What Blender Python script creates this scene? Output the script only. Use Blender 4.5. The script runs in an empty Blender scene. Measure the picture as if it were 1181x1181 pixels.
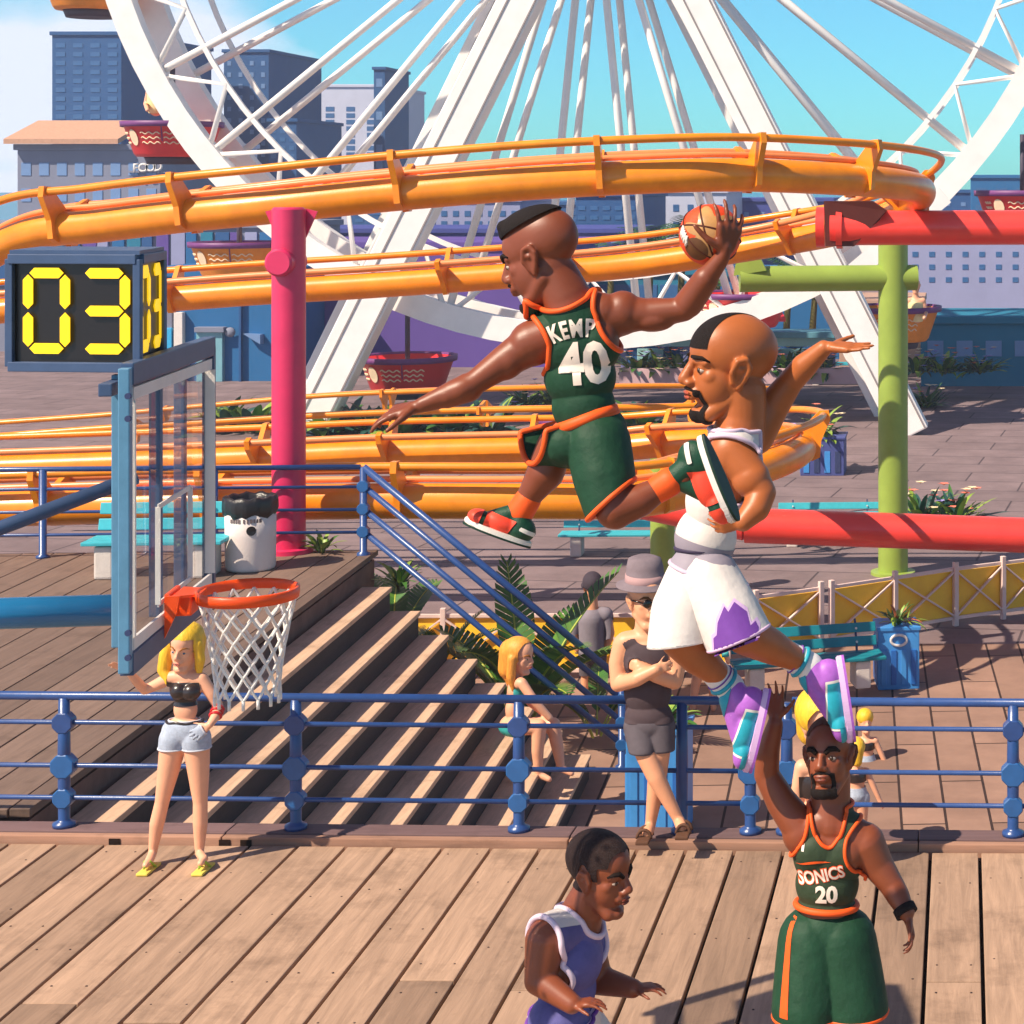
import bpy, bmesh, math, random
from mathutils import Vector, Matrix, Quaternion, noise
from mathutils.bvhtree import BVHTree
random.seed(7)
SC = bpy.context.scene
COL = SC.collection
R = math.radians
V = Vector
# ---- photograph geometry: level camera 5.03 m above the court, focal length 2200 px of a 1181 px picture
FP, VX, VY, CH = 2200.0, 1110.0, 215.0, 5.03
ZL = -2.93                                   # level of the lower plaza
def P(px, py, Y): return V(((px - VX) * Y / FP, Y, CH - (py - VY) * Y / FP))
def Yg(py, z): return FP * (CH - z) / (py - VY)
def G(px, py, z=0.0): return P(px, py, Yg(py, z))
def M_(Y): return Y / FP                     # metres per pixel at a distance

# ---------------------------------------------------------------- materials
def lin(c):
    o = []
    for v in c[:3]:
        v = v / 255.0
        o.append(v / 12.92 if v <= 0.04045 else ((v + 0.055) / 1.055) ** 2.4)
    return (o[0], o[1], o[2], 1.0)
MATS = {}
def mat(name, rgb, rough=.5, spec=.5, var=.08, vs=6.0, bump=0.0, bs=60.0, metal=0.0, stretch=None, coat=0.0, emit=0.0, sss=0.0):
    if name in MATS: return MATS[name]
    m = bpy.data.materials.new(name); m.use_nodes = True
    nt = m.node_tree; N = nt.nodes; L = nt.links
    b = N['Principled BSDF']
    b.inputs['Roughness'].default_value = rough
    b.inputs['Specular IOR Level'].default_value = spec
    b.inputs['Metallic'].default_value = metal
    b.inputs['Coat Weight'].default_value = coat
    b.inputs['Coat Roughness'].default_value = .15
    if sss:
        b.inputs['Subsurface Weight'].default_value = sss
        b.inputs['Subsurface Radius'].default_value = (.03, .012, .006)
        b.inputs['Subsurface Scale'].default_value = .5
    c = lin(rgb)
    tc = N.new('ShaderNodeTexCoord')
    mp = N.new('ShaderNodeMapping'); L.new(tc.outputs['Object'], mp.inputs['Vector'])
    if stretch: mp.inputs['Scale'].default_value = stretch
    if var > 0:
        n = N.new('ShaderNodeTexNoise'); n.inputs['Scale'].default_value = vs
        n.inputs['Detail'].default_value = 6; n.inputs['Roughness'].default_value = .65
        L.new(mp.outputs[0], n.inputs['Vector'])
        r = N.new('ShaderNodeValToRGB')
        r.color_ramp.elements[0].position = .3; r.color_ramp.elements[1].position = .72
        r.color_ramp.elements[0].color = tuple(max(0, x * (1 - var)) for x in c[:3]) + (1,)
        r.color_ramp.elements[1].color = tuple(min(1, x * (1 + var)) for x in c[:3]) + (1,)
        L.new(n.outputs['Fac'], r.inputs['Fac']); L.new(r.outputs[0], b.inputs['Base Color'])
    else:
        b.inputs['Base Color'].default_value = c
    if emit:
        b.inputs['Emission Color'].default_value = c; b.inputs['Emission Strength'].default_value = emit
    if bump > 0:
        n2 = N.new('ShaderNodeTexNoise'); n2.inputs['Scale'].default_value = bs; n2.inputs['Detail'].default_value = 5
        L.new(mp.outputs[0], n2.inputs['Vector'])
        bp = N.new('ShaderNodeBump'); bp.inputs['Strength'].default_value = bump; bp.inputs['Distance'].default_value = .02
        L.new(n2.outputs['Fac'], bp.inputs['Height']); L.new(bp.outputs[0], b.inputs['Normal'])
    MATS[name] = m
    return m

def wood(name, rgb, axis_scale=(5, .35, 5), var=.28, island=.22, rough=.7, dark=.45):
    if name in MATS: return MATS[name]
    m = bpy.data.materials.new(name); m.use_nodes = True
    nt = m.node_tree; N = nt.nodes; L = nt.links
    b = N['Principled BSDF']; b.inputs['Roughness'].default_value = rough; b.inputs['Specular IOR Level'].default_value = .3
    c = lin(rgb)
    tc = N.new('ShaderNodeTexCoord'); mp = N.new('ShaderNodeMapping'); mp.inputs['Scale'].default_value = axis_scale
    geo = N.new('ShaderNodeNewGeometry')
    add = N.new('ShaderNodeVectorMath'); add.operation = 'MULTIPLY_ADD'
    comb = N.new('ShaderNodeCombineXYZ')
    for i in range(3): L.new(geo.outputs['Random Per Island'], comb.inputs[i])
    add.inputs[1].default_value = (37, 91, 13)
    L.new(comb.outputs[0], add.inputs[0]); L.new(tc.outputs['Object'], add.inputs[2])
    L.new(add.outputs[0], mp.inputs['Vector'])
    n = N.new('ShaderNodeTexNoise'); n.inputs['Scale'].default_value = 3.2; n.inputs['Detail'].default_value = 9; n.inputs['Roughness'].default_value = .72; n.inputs['Distortion'].default_value = .6
    L.new(mp.outputs[0], n.inputs['Vector'])
    r = N.new('ShaderNodeValToRGB'); e = r.color_ramp.elements
    e[0].position = .28; e[1].position = .75
    e[0].color = tuple(x * (1 - var) for x in c[:3]) + (1,); e[1].color = tuple(min(1, x * (1 + var * .6)) for x in c[:3]) + (1,)
    L.new(n.outputs['Fac'], r.inputs['Fac'])
    # knots and stains in unstretched space
    n3 = N.new('ShaderNodeTexNoise'); n3.inputs['Scale'].default_value = 1.7; n3.inputs['Detail'].default_value = 8; n3.inputs['Roughness'].default_value = .7
    L.new(add.outputs[0], n3.inputs['Vector'])
    r3 = N.new('ShaderNodeValToRGB'); r3.color_ramp.elements[0].position = .30; r3.color_ramp.elements[1].position = .48
    r3.color_ramp.elements[0].color = (dark, dark * .95, dark * .9, 1); r3.color_ramp.elements[1].color = (1, 1, 1, 1)
    L.new(n3.outputs['Fac'], r3.inputs['Fac'])
    mu = N.new('ShaderNodeMixRGB'); mu.blend_type = 'MULTIPLY'; mu.inputs[0].default_value = .55
    L.new(r.outputs[0], mu.inputs[1]); L.new(r3.outputs[0], mu.inputs[2])
    hs = N.new('ShaderNodeHueSaturation')
    mr = N.new('ShaderNodeMapRange'); mr.inputs['To Min'].default_value = 1 - island; mr.inputs['To Max'].default_value = 1 + island
    L.new(geo.outputs['Random Per Island'], mr.inputs['Value']); L.new(mr.outputs[0], hs.inputs['Value'])
    L.new(mu.outputs[0], hs.inputs['Color']); L.new(hs.outputs[0], b.inputs['Base Color'])
    bp = N.new('ShaderNodeBump'); bp.inputs['Strength'].default_value = .35; bp.inputs['Distance'].default_value = .01
    L.new(n.outputs['Fac'], bp.inputs['Height']); L.new(bp.outputs[0], b.inputs['Normal'])
    MATS[name] = m
    return m

def slabs(name, rgb, mortar, w, l, rot, msize=.02, var=.2, off=.5):
    m = bpy.data.materials.new(name); m.use_nodes = True
    nt = m.node_tree; N = nt.nodes; L = nt.links
    b = N['Principled BSDF']; b.inputs['Roughness'].default_value = .8; b.inputs['Specular IOR Level'].default_value = .25
    tc = N.new('ShaderNodeTexCoord'); mp = N.new('ShaderNodeMapping'); mp.inputs['Rotation'].default_value = (0, 0, rot)
    L.new(tc.outputs['Object'], mp.inputs['Vector'])
    br = N.new('ShaderNodeTexBrick'); br.offset = off
    c = lin(rgb)
    br.inputs['Color1'].default_value = tuple(x * (1 - var) for x in c[:3]) + (1,)
    br.inputs['Color2'].default_value = tuple(min(1, x * (1 + var)) for x in c[:3]) + (1,)
    br.inputs['Mortar'].default_value = lin(mortar)
    br.inputs['Scale'].default_value = 1; br.inputs['Mortar Size'].default_value = msize
    br.inputs['Mortar Smooth'].default_value = .1
    br.inputs['Brick Width'].default_value = l; br.inputs['Row Height'].default_value = w
    L.new(mp.outputs[0], br.inputs['Vector'])
    n = N.new('ShaderNodeTexNoise'); n.inputs['Scale'].default_value = .8; n.inputs['Detail'].default_value = 9; n.inputs['Roughness'].default_value = .7
    L.new(tc.outputs['Object'], n.inputs['Vector'])
    r = N.new('ShaderNodeValToRGB'); r.color_ramp.elements[0].position = .3; r.color_ramp.elements[1].position = .65
    r.color_ramp.elements[0].color = (.62, .6, .6, 1); r.color_ramp.elements[1].color = (1.08, 1.06, 1.04, 1)
    L.new(n.outputs['Fac'], r.inputs['Fac'])
    mu = N.new('ShaderNodeMixRGB'); mu.blend_type = 'MULTIPLY'; mu.inputs[0].default_value = .8
    L.new(br.outputs['Color'], mu.inputs[1]); L.new(r.outputs[0], mu.inputs[2]); L.new(mu.outputs[0], b.inputs['Base Color'])
    bp = N.new('ShaderNodeBump'); bp.inputs['Strength'].default_value = .5; bp.inputs['Distance'].default_value = .015
    iv = N.new('ShaderNodeMath'); iv.operation = 'SUBTRACT'; iv.inputs[0].default_value = 1
    L.new(br.outputs['Fac'], iv.inputs[1]); L.new(iv.outputs[0], bp.inputs['Height']); L.new(bp.outputs[0], b.inputs['Normal'])
    MATS[name] = m
    return m

# ---------------------------------------------------------------- objects
def tag(o, label=None, cat=None, group=None, kind=None):
    if label: o['label'] = label
    if cat: o['category'] = cat
    if group: o['group'] = group
    if kind: o['kind'] = kind
    return o
def empty(name, loc=(0, 0, 0), label=None, cat=None, group=None, rz=0.0):
    o = bpy.data.objects.new(name, None); COL.objects.link(o)
    o.empty_display_size = .2
    o.location = loc; o.rotation_euler = (0, 0, rz)
    return tag(o, label, cat, group)
def link(name, me, parent=None, world=True):
    o = bpy.data.objects.new(name, me); COL.objects.link(o)
    if parent is not None:
        o.parent = parent
        if world: o.matrix_parent_inverse = chain_mat(parent).inverted()
    return o
def chain_mat(o):
    m = Matrix.Translation(o.location) @ o.rotation_euler.to_matrix().to_4x4() @ Matrix.Diagonal(o.scale).to_4x4()
    if o.parent: return chain_mat(o.parent) @ o.matrix_parent_inverse @ m
    return m
def copy_tree(o, parent=None):
    c = o.copy(); COL.objects.link(c)
    if parent: c.parent = parent
    for ch in o.children: copy_tree(ch, c)
    return c
def frame_from(z, hint=V((0, 0, 1))):
    z = z.normalized()
    x = hint.cross(z)
    if x.length < 1e-4: x = V((1, 0, 0)).cross(z)
    x.normalize(); y = z.cross(x)
    return x, y, z

class MB:
    def __init__(s): s.bm = bmesh.new()
    def poly(s, pts, mi=0):
        vs = [s.bm.verts.new(p) for p in pts]
        f = s.bm.faces.new(vs); f.material_index = mi; return f
    def box(s, c, size, rot=None, bev=0.0, mi=0, rz=0.0):
        bm = bmesh.new()
        bmesh.ops.create_cube(bm, size=1.0)
        for v in bm.verts: v.co = V((v.co.x * size[0], v.co.y * size[1], v.co.z * size[2]))
        if bev: bmesh.ops.bevel(bm, geom=bm.edges[:], offset=bev, segments=2, affect='EDGES', profile=.6)
        mtx = (rot.to_4x4() if rot is not None else Matrix.Rotation(rz, 4, 'Z'))
        mtx = Matrix.Translation(V(c)) @ mtx
        s._app(bm, mtx, mi); return s
    def _app(s, bm, mtx=None, mi=0):
        mp = {}
        for v in bm.verts: mp[v.index if False else v] = s.bm.verts.new(mtx @ v.co if mtx else v.co)
        for f in bm.faces:
            try:
                nf = s.bm.faces.new([mp[v] for v in f.verts]); nf.material_index = mi; nf.smooth = f.smooth
            except ValueError: pass
        bm.free()
    def bar(s, a, b, w, h, hint=V((0, 0, 1)), bev=0.0, mi=0):
        a, b = V(a), V(b); d = b - a
        x, y, z = frame_from(d, hint)
        rot = Matrix((x, y, z)).transposed()
        return s.box((a + b) / 2, (w, h, d.length), rot, bev, mi)
    def tube(s, pts, r, seg=12, cap=True, closed=False, mi=0, flat=1.0, hint=V((0, 0, 1))):
        pts = [V(p) for p in pts]; n = len(pts)
        rs = r if isinstance(r, (list, tuple)) else [r] * n
        rings = []; px = None
        for i, p in enumerate(pts):
            if closed: t = pts[(i + 1) % n] - pts[i - 1]
            elif i == 0: t = pts[1] - p
            elif i == n - 1: t = p - pts[i - 1]
            else: t = (pts[i + 1] - p).normalized() + (p - pts[i - 1]).normalized()
            if t.length < 1e-9: t = V((0, 0, 1))
            t.normalize()
            if px is None:
                px, _, _ = frame_from(t, hint)
            else:
                px = px - t * px.dot(t)
                if px.length < 1e-6: px, _, _ = frame_from(t, hint)
                px.normalize()
            py = t.cross(px)
            rings.append([s.bm.verts.new(p + px * math.cos(2 * math.pi * k / seg) * rs[i] + py * math.sin(2 * math.pi * k / seg) * rs[i] * flat) for k in range(seg)])
        rng = range(n) if closed else range(n - 1)
        for i in rng:
            A, B = rings[i], rings[(i + 1) % n]
            for k in range(seg):
                f = s.bm.faces.new((A[k], A[(k + 1) % seg], B[(k + 1) % seg], B[k])); f.smooth = True; f.material_index = mi
        if cap and not closed:
            for rg, rev in ((rings[0], True), (rings[-1], False)):
                f = s.bm.faces.new(rg[::-1] if rev else rg); f.material_index = mi
        return s
    def cyl(s, a, b, r, r2=None, seg=20, mi=0): return s.tube([a, b], [r, r if r2 is None else r2], seg, mi=mi)
    def ball(s, c, r, seg=16, rings=10, rot=None, mi=0):
        c = V(c); r3 = r if hasattr(r, '__len__') else (r, r, r)
        bm = bmesh.new(); bmesh.ops.create_uvsphere(bm, u_segments=seg, v_segments=rings, radius=1)
        for f in bm.faces: f.smooth = True
        mtx = Matrix.Translation(c) @ (rot.to_4x4() if rot is not None else Matrix.Identity(4)) @ Matrix.Diagonal((r3[0], r3[1], r3[2], 1))
        s._app(bm, mtx, mi); return s
    def lathe(s, c, prof, seg=24, mi=0, smooth=True):
        c = V(c); rings = []
        for (r, z) in prof:
            rings.append([s.bm.verts.new(c + V((r * math.cos(2 * math.pi * k / seg), r * math.sin(2 * math.pi * k / seg), z))) for k in range(seg)])
        for A, B in zip(rings, rings[1:]):
            for k in range(seg):
                f = s.bm.faces.new((A[k], A[(k + 1) % seg], B[(k + 1) % seg], B[k])); f.smooth = smooth; f.material_index = mi
        return s
    def prism(s, pts, ext, mi=0):
        ext = V(ext); pts = [V(p) for p in pts]
        a = [s.bm.verts.new(p) for p in pts]; b = [s.bm.verts.new(p + ext) for p in pts]; n = len(pts)
        for f in (s.bm.faces.new(a[::-1]), s.bm.faces.new(b)): f.material_index = mi
        for i in range(n):
            s.bm.faces.new((a[i], a[(i + 1) % n], b[(i + 1) % n], b[i])).material_index = mi
        return s
    def build(s, name, m, parent=None, world=True, smooth=None, norm=True, sharp=None):
        if norm: bmesh.ops.recalc_face_normals(s.bm, faces=s.bm.faces[:])
        me = bpy.data.meshes.new(name); s.bm.to_mesh(me); s.bm.free()
        for x in (m if isinstance(m, (list, tuple)) else [m]): me.materials.append(x)
        if smooth: me.shade_smooth() if hasattr(me, 'shade_smooth') else None
        if sharp is not None:
            me.shade_smooth(); me.set_sharp_from_angle(angle=R(sharp))
        return link(name, me, parent, world)

def spline(pts, n=12):
    pts = [V(p) for p in pts]; out = []
    for i in range(len(pts) - 1):
        p0 = pts[max(0, i - 1)]; p1 = pts[i]; p2 = pts[i + 1]; p3 = pts[min(len(pts) - 1, i + 2)]
        for k in range(n):
            t = k / n
            out.append(.5 * ((2 * p1) + (-p0 + p2) * t + (2 * p0 - 5 * p1 + 4 * p2 - p3) * t * t + (-p0 + 3 * p1 - 3 * p2 + p3) * t ** 3))
    out.append(pts[-1]); return out

def text_mesh(txt, size, bold=.0, spacing=1.0):
    cu = bpy.data.curves.new('lettering', 'FONT'); cu.body = txt; cu.size = size; cu.offset = bold * size
    cu.align_x = 'CENTER'; cu.align_y = 'CENTER'; cu.space_character = spacing; cu.resolution_u = 3
    o = bpy.data.objects.new('lettering', cu); COL.objects.link(o)
    dg = bpy.context.evaluated_depsgraph_get(); dg.update()
    me = bpy.data.meshes.new_from_object(o.evaluated_get(dg))
    bpy.data.objects.remove(o); bpy.data.curves.remove(cu)
    return me
def flat_text(name, txt, size, c, right, up, m, parent, bold=.02, depth=.004, sx=1.0, spacing=1.0):
    me = text_mesh(txt, size, bold, spacing); right = V(right).normalized(); up = V(up).normalized(); n = right.cross(up)
    bm = bmesh.new(); bm.from_mesh(me); bpy.data.meshes.remove(me)
    r = bmesh.ops.extrude_face_region(bm, geom=bm.faces[:])
    for v in [g for g in r['geom'] if isinstance(g, bmesh.types.BMVert)]: v.co.z += depth
    for v in bm.verts: v.co = V(c) + right * v.co.x * sx + up * v.co.y + n * v.co.z
    bmesh.ops.recalc_face_normals(bm, faces=bm.faces[:])
    me = bpy.data.meshes.new(name); bm.to_mesh(me); bm.free(); me.materials.append(m)
    return link(name, me, parent)
# ---------------------------------------------------------------- materials of the place
WD = wood('deck_wood', (168, 137, 114), var=.36, island=.26, dark=.34)
WS = wood('stair_wood', (206, 170, 142), axis_scale=(5, .4, 5))
WP = wood('platform_wood', (122, 100, 88))  # grey wood, toned darker to take in a cast shadow
WB = wood('beam_wood', (118, 92, 92), axis_scale=(.35, 6, 6))
WBL = wood('curb_wood', (172, 130, 108), axis_scale=(.35, 6, 6))
DK = mat('shadow_block_dark', (40, 28, 24), .9, .1)
BLUE = mat('rail_blue', (40, 72, 130), .32, .6, .14, 9, .05, 90)
BLUE2 = mat('rail_blue_bright', (36, 92, 152), .35, .6, .12, 9)
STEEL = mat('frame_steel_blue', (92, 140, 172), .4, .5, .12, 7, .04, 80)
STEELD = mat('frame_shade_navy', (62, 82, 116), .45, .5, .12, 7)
WHT = mat('white_paint', (226, 218, 212), .5, .4, .06, 5)
WHEELW = mat('wheel_white', (244, 238, 234), .45, .4, .06, 1.5)
OR = mat('coaster_orange', (250, 142, 18), .33, .5, .17, 2.4, .05, 30, coat=.15)
ORR = mat('rail_peach', (238, 142, 82), .35, .5, .10, 3)
PINK = mat('pole_pink', (216, 40, 92), .38, .5, .10, 2.2, .04, 40, coat=.2)
GREEN = mat('pole_green', (146, 168, 72), .42, .5, .10, 2.2, .04, 40)
RED = mat('beam_coral', (238, 66, 58), .33, .5, .08, 2.2, coat=.2)
YEL = mat('panel_yellow', (255, 196, 52), .5, .4, .10, 3)
FPINK = mat('fence_white', (226, 200, 192), .5, .4, .07, 4)
TEAL = mat('bench_teal', (18, 128, 142), .5, .4, .14, 6, .1, 50)
TEALL = mat('bench_light_teal', (62, 176, 190), .5, .4, .12, 6)
CONC = mat('concrete_white', (214, 204, 196), .8, .2, .10, 5, .2, 50)
RIM = mat('rim_orange', (250, 82, 14), .4, .5, .06, 8)
NET = mat('net_white', (238, 232, 226), .85, .2, .05)
BLK = mat('plastic_black', (34, 30, 32), .35, .5, .1, 6, .3, 25)
CAN = mat('can_white', (222, 208, 202), .6, .3, .06, 4, .1, 30)
NAVY = mat('shade_navy', (52, 62, 100), .6, .3, .1)

# ---------------------------------------------------------------- court deck
STR = -2.86; PLR = 3.17                        # headings of stair planks and plaza planks
EDGE = lambda x: 14.54 - .028 * (x + 4)        # far edge of the court
mb = MB(); pw = .371; xx = -11.0
while xx < 5.0:
    cx = xx + pw / 2
    y1 = EDGE(cx) - .03
    yb = random.uniform(8.4, 12.6)
    for (a, b) in ((1.5, yb), (yb + .012, y1)):
        mb.box((cx, (a + b) / 2, -.03 + random.uniform(-.002, .002)), (pw - .026, b - a, .06), bev=.007)
        yn = a + .25
        while yn < b:
            for dx in (-.11, .11): mb.lathe((cx + dx, yn, .001), [(0, .0016), (.0075, .0016), (.008, -.002)], 8, mi=1)
            yn += 1.45
    xx += pw
deck = tag(mb.build('deck', [WD, mat('nail_rust', (66, 46, 38), .6, .4, .2)]), kind='structure')
mb = MB(); mb.box((-3, 7.95, -.10), (16.5, 13.3, .06)); mb.box((-3, 14.42, -1.60), (16.5, .10, 2.9))
tag(mb.build('deck_underside', DK), kind='structure')
# end curb and the dark beam carrying the railing
er = math.atan(-.028)
def edge_box(x0, x1, off, dep, z0, z1, m, name, bev=.01):
    b = MB(); n = int((x1 - x0) / 3.1) + 1; w = (x1 - x0) / n
    for i in range(n):
        c = x0 + (i + .5) * w
        b.box((c, EDGE(c) + off + dep / 2, (z0 + z1) / 2), (w - .008, dep, z1 - z0), bev=bev, rz=er)
    return b.build(name, m)
tag(edge_box(-11, 5, 0.0, .07, -.10, .055, WBL, 'curb'), kind='structure')
o = edge_box(-11, 5, .085, .22, -.12, .062, WB, 'railing_beam')
tag(o, 'long dark purple wooden beam under the blue railing at the end of the court', 'beam')
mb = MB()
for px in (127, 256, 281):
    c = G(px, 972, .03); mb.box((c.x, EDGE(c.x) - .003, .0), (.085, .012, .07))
mb.build('shadow_block', DK, o)  # small dark blocks standing in for cast shadows on the curb face

# ---------------------------------------------------------------- plaza, platform, stairs
mb = MB(); mb.poly([(-14, 14.4, ZL), (40, 14.4, ZL), (40, 33.2, ZL), (-40, 33.2, ZL), (-40, 20, ZL)])
tag(mb.build('boardwalk', slabs('boardwalk_planks', (156, 124, 108), (62, 46, 42), .56, 3.4, R(90 - PLR), .018, .16)), kind='structure')
mb = MB(); mb.poly([(-160, 33.2, ZL + .0), (120, 33.2, ZL), (160, 420, ZL), (-300, 420, ZL)])
tag(mb.build('plaza_ground', slabs('plaza_slabs', (132, 114, 116), (84, 72, 76), 1.55, 3.1, R(7), .025, .10)), kind='structure')

PIV = V((-8.03, 25.5, 0)); RS = Matrix.Rotation(R(-STR) , 4, 'Z')
def ST(x, y, z=0.0): return PIV + (Matrix.Rotation(-R(STR) if False else R(2.86), 4, 'Z') @ V((x, y, z)))
rotS = Matrix.Rotation(R(2.86), 3, 'Z')
# direction of the planks: towards the viewer they run to +x
RISE, RUN, NST = .3256, .377, 9
mb = MB(); x = -9.0
while x < -.02:
    w = min(.42, -x)
    mb.box(ST(x + w / 2, -4.6, -.035 + random.uniform(-.002, .002)), (w - .018, 11.0, .07), rotS, bev=.006); x += .42
tag(mb.build('platform_deck', WP), kind='structure')
mb = MB(); mb.box(ST(-4.55, -4.6, -1.52), (9.0, 10.9, 2.8), rotS)
tag(mb.build('platform_base', mat('platform_side', (112, 86, 78), .8, .2, .25, 3, .2, 30)), kind='structure')
st = empty('staircase', ST(1.8, -5, ZL), 'wooden staircase stepping down rightwards from the platform with the white bin', 'stairs')
RIS = wood('riser_wood_shaded', (52, 43, 46), axis_scale=(.6, .5, 6))  # riser wood coloured near black to carry the shade on the steps
for k in range(1, NST):
    mb = MB(); z = -RISE * k; x0 = RUN * (k - 1)
    for q in range(1):
        mb.box(ST(x0 + RUN / 2 + .012, -5.35, z - .03), (RUN + .022, 10.7, .06), rotS, bev=.008)
    mb.build('tread', WS, st)
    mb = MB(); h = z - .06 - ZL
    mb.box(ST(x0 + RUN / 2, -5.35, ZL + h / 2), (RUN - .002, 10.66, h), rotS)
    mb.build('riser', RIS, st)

# ---------------------------------------------------------------- railings
def rail_line(x0, x1, zs, rs, y_of, root, mats):
    for z, r, m in zip(zs, rs, mats):
        b = MB(); b.tube([(x0, y_of(x0), z), (x1, y_of(x1), z)], r, 12); b.build('rail', m, root)
def post_bm(x, y, z0, h, knots, r=.045):
    b = MB()
    b.lathe((x, y, z0), [(0, 0), (.085, 0), (.085, .03), (.05, .045), (r * .95, .06), (r * 1.05, h * .55), (r * .9, h), (0, h)], 14)
    return b
def octo(x, y, z, r, th):
    b = MB(); pts = [(x + r * math.cos(R(22.5 + 45 * i)), y - th / 2, z + r * math.sin(R(22.5 + 45 * i))) for i in range(8)]
    b.prism(pts, (0, th, 0)); bmesh.ops.bevel(b.bm, geom=b.bm.edges[:], offset=.008, segments=1, affect='EDGES')
    return b
RY = lambda x: EDGE(x) + .19
RT = empty('court_railing', (-4, RY(-4), .06), 'blue pipe railing with four horizontal rails along the end of the court', 'railing')
ZR = [1.075, .87, .535, .285]; RR = [.034, .019, .019, .019]
xg0, xg1 = P(860, 900, 14.6).x, P(913, 900, 14.6).x
rail_line(-11, xg0, ZR, RR, RY, RT, [BLUE, BLUE, BLUE, BLUE])
rail_line(xg1, 5, ZR, RR, RY, RT, [BLUE, BLUE, BLUE, BLUE])
pxs = [(338, 1), (598, 1), (787, 0), (866, 1), (908, 1), (66, 1), (1168, 1)]
for px, kn in pxs:
    x = (px - VX) * 14.7 / FP; y = RY(x)
    ob = post_bm(x, y, .062, 1.0, kn).build('post', BLUE, RT)
    if kn:
        octo(x, y - .0, .535, .098, .10).build('joint', BLUE2, ob); octo(x, y, .285, .08, .098).build('joint', BLUE2, ob); octo(x, y, .87, .085, .096).build('joint', BLUE, ob)
# stair handrail on the far side, and the rail along the platform's far edge
HR = empty('stair_handrail', ST(0, .45, 0), 'blue stair handrail sloping down beside the far end of the wooden steps', 'handrail')
L0 = ST(-.12, .55, 0); L1 = ST(RUN * 9.0, .45, ZL)
for z in (1.2, .94, .63, .32):
    b = MB(); b.tube([L0 + V((0, 0, z)), L1 + V((0, 0, z - .0))], .05 if z > 1 else .042, 12); b.build('rail', BLUE, HR)
for t in (.0, 1.0):
    p = L0.lerp(L1, t); b = MB(); b.lathe(p, [(0, -.1), (.09, -.1), (.09, .03), (.05, .05), (.05, 1.2), (0, 1.2)], 12); q = b.build('post', BLUE, HR)
    for z in (.32, .63, .94): octo(p.x, p.y, p.z + z, .085, .11).build('joint', BLUE2, q)
PR = empty('platform_railing', ST(-3, .55, 0), 'blue railing along the back edge of the platform behind the white bin', 'railing')
for z in (1.2, .93, .62, .31):
    b = MB(); b.tube([ST(-9, .55, z), ST(-.16, .55, z)], .036 if z > 1 else .022, 10); b.build('rail', BLUE, PR)
for x in (-2.12, -4.4, -6.8):
    b = MB(); b.lathe(ST(x, .55, 0), [(0, 0), (.09, 0), (.09, .03), (.05, .05), (.05, 1.2), (0, 1.2)], 12); b.build('post', BLUE, PR)

# ---------------------------------------------------------------- trash can with black liner
c = G(289, 656, 0); tr = empty('trash_can', c, 'white round trash can with black liner on the platform', 'trash can')
b = MB(); b.lathe(c, [(0, .01), (.305, .01), (.315, .04), (.32, .45), (.322, .80), (.31, .80), (.30, .3), (0, .3)], 32); b.build('body', CAN, tr)
b = MB(); prof = []
seg = 36; rings = []
for (r, z) in ((.30, .70), (.335, .735), (.345, .80), (.342, .90), (.33, .955), (.30, .965), (.27, .93), (.25, .75)):
    rings.append([b.bm.verts.new(c + V((math.cos(2 * math.pi * k / seg) * (r + .012 * math.sin(k * 2.3)), math.sin(2 * math.pi * k / seg) * (r + .012 * math.sin(k * 2.3)), z + .014 * math.sin(k * 1.7) + (.02 * math.sin(k * .9) if z < .8 else 0)))) for k in range(seg)])
for A, B in zip(rings, rings[1:]):
    for k in range(seg): b.bm.faces.new((A[k], A[(k + 1) % seg], B[(k + 1) % seg], B[k])).smooth = True
b.build('bin_liner', BLK, tr)
def on_can(ang, z): return c + V((.323 * math.sin(ang), -.323 * math.cos(ang), z))
b = MB(); a0 = .38
ring = [on_can(a0 + .19 * math.cos(t * math.pi / 8), .55 + .062 * math.sin(t * math.pi / 8)) for t in range(16)]
b.prism(ring, V((math.sin(a0), -math.cos(a0), 0)) * .006); b.build('emblem', BLK, tr)
for i, a in enumerate([-.45, -.33, -.22, -.1, .1, .24, .38, .5, .62, .74]):
    b = MB(); p = on_can(a, .675); b.box(p, (.022 if i % 3 else .034, .008, .05), rz=a); b.build('letter', mat('letter_grey', (120, 104, 104), .7, .2), tr)

# ---------------------------------------------------------------- hoop
def hp(u, w, z): return BD + bu * u + bn * w + V((0, 0, z))
b0 = P(146, 500, 8.53); b1 = P(241, 500, 10.03); BD = V((b0.x, b0.y, 0)); bu = V((b1.x - b0.x, b1.y - b0.y, 0)); BL = bu.length; bu.normalize(); bn = V((bu.y, -bu.x, 0))
Z0, Z1 = 2.92, 4.16
rotB = Matrix((bu, -bn, V((0, 0, 1)))).transposed()
hoop = empty('basketball_hoop', hp(.7, -2.5, 0), 'basketball hoop with clear backboard in a steel blue frame and orange rim', 'basketball hoop')
def bbar(u0, w0, z0, u1, w1, z1, a, b_, m, name, bev=.006):
    k = MB(); k.bar(hp(u0, w0, z0), hp(u1, w1, z1), a, b_, V((0, 0, 1)) if abs(z1 - z0) < .5 else bn, bev, 0); return k.build(name, m, hoop)
GL = bpy.data.materials.new('board_glass'); GL.use_nodes = True
g = GL.node_tree.nodes['Principled BSDF']; g.inputs['Base Color'].default_value = (.9, .96, 1, 1); g.inputs['Roughness'].default_value = .02
g.inputs['Transmission Weight'].default_value = 1.0; g.inputs['IOR'].default_value = 1.02; g.inputs['Alpha'].default_value = .16; g.inputs['Specular IOR Level'].default_value = .8
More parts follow.
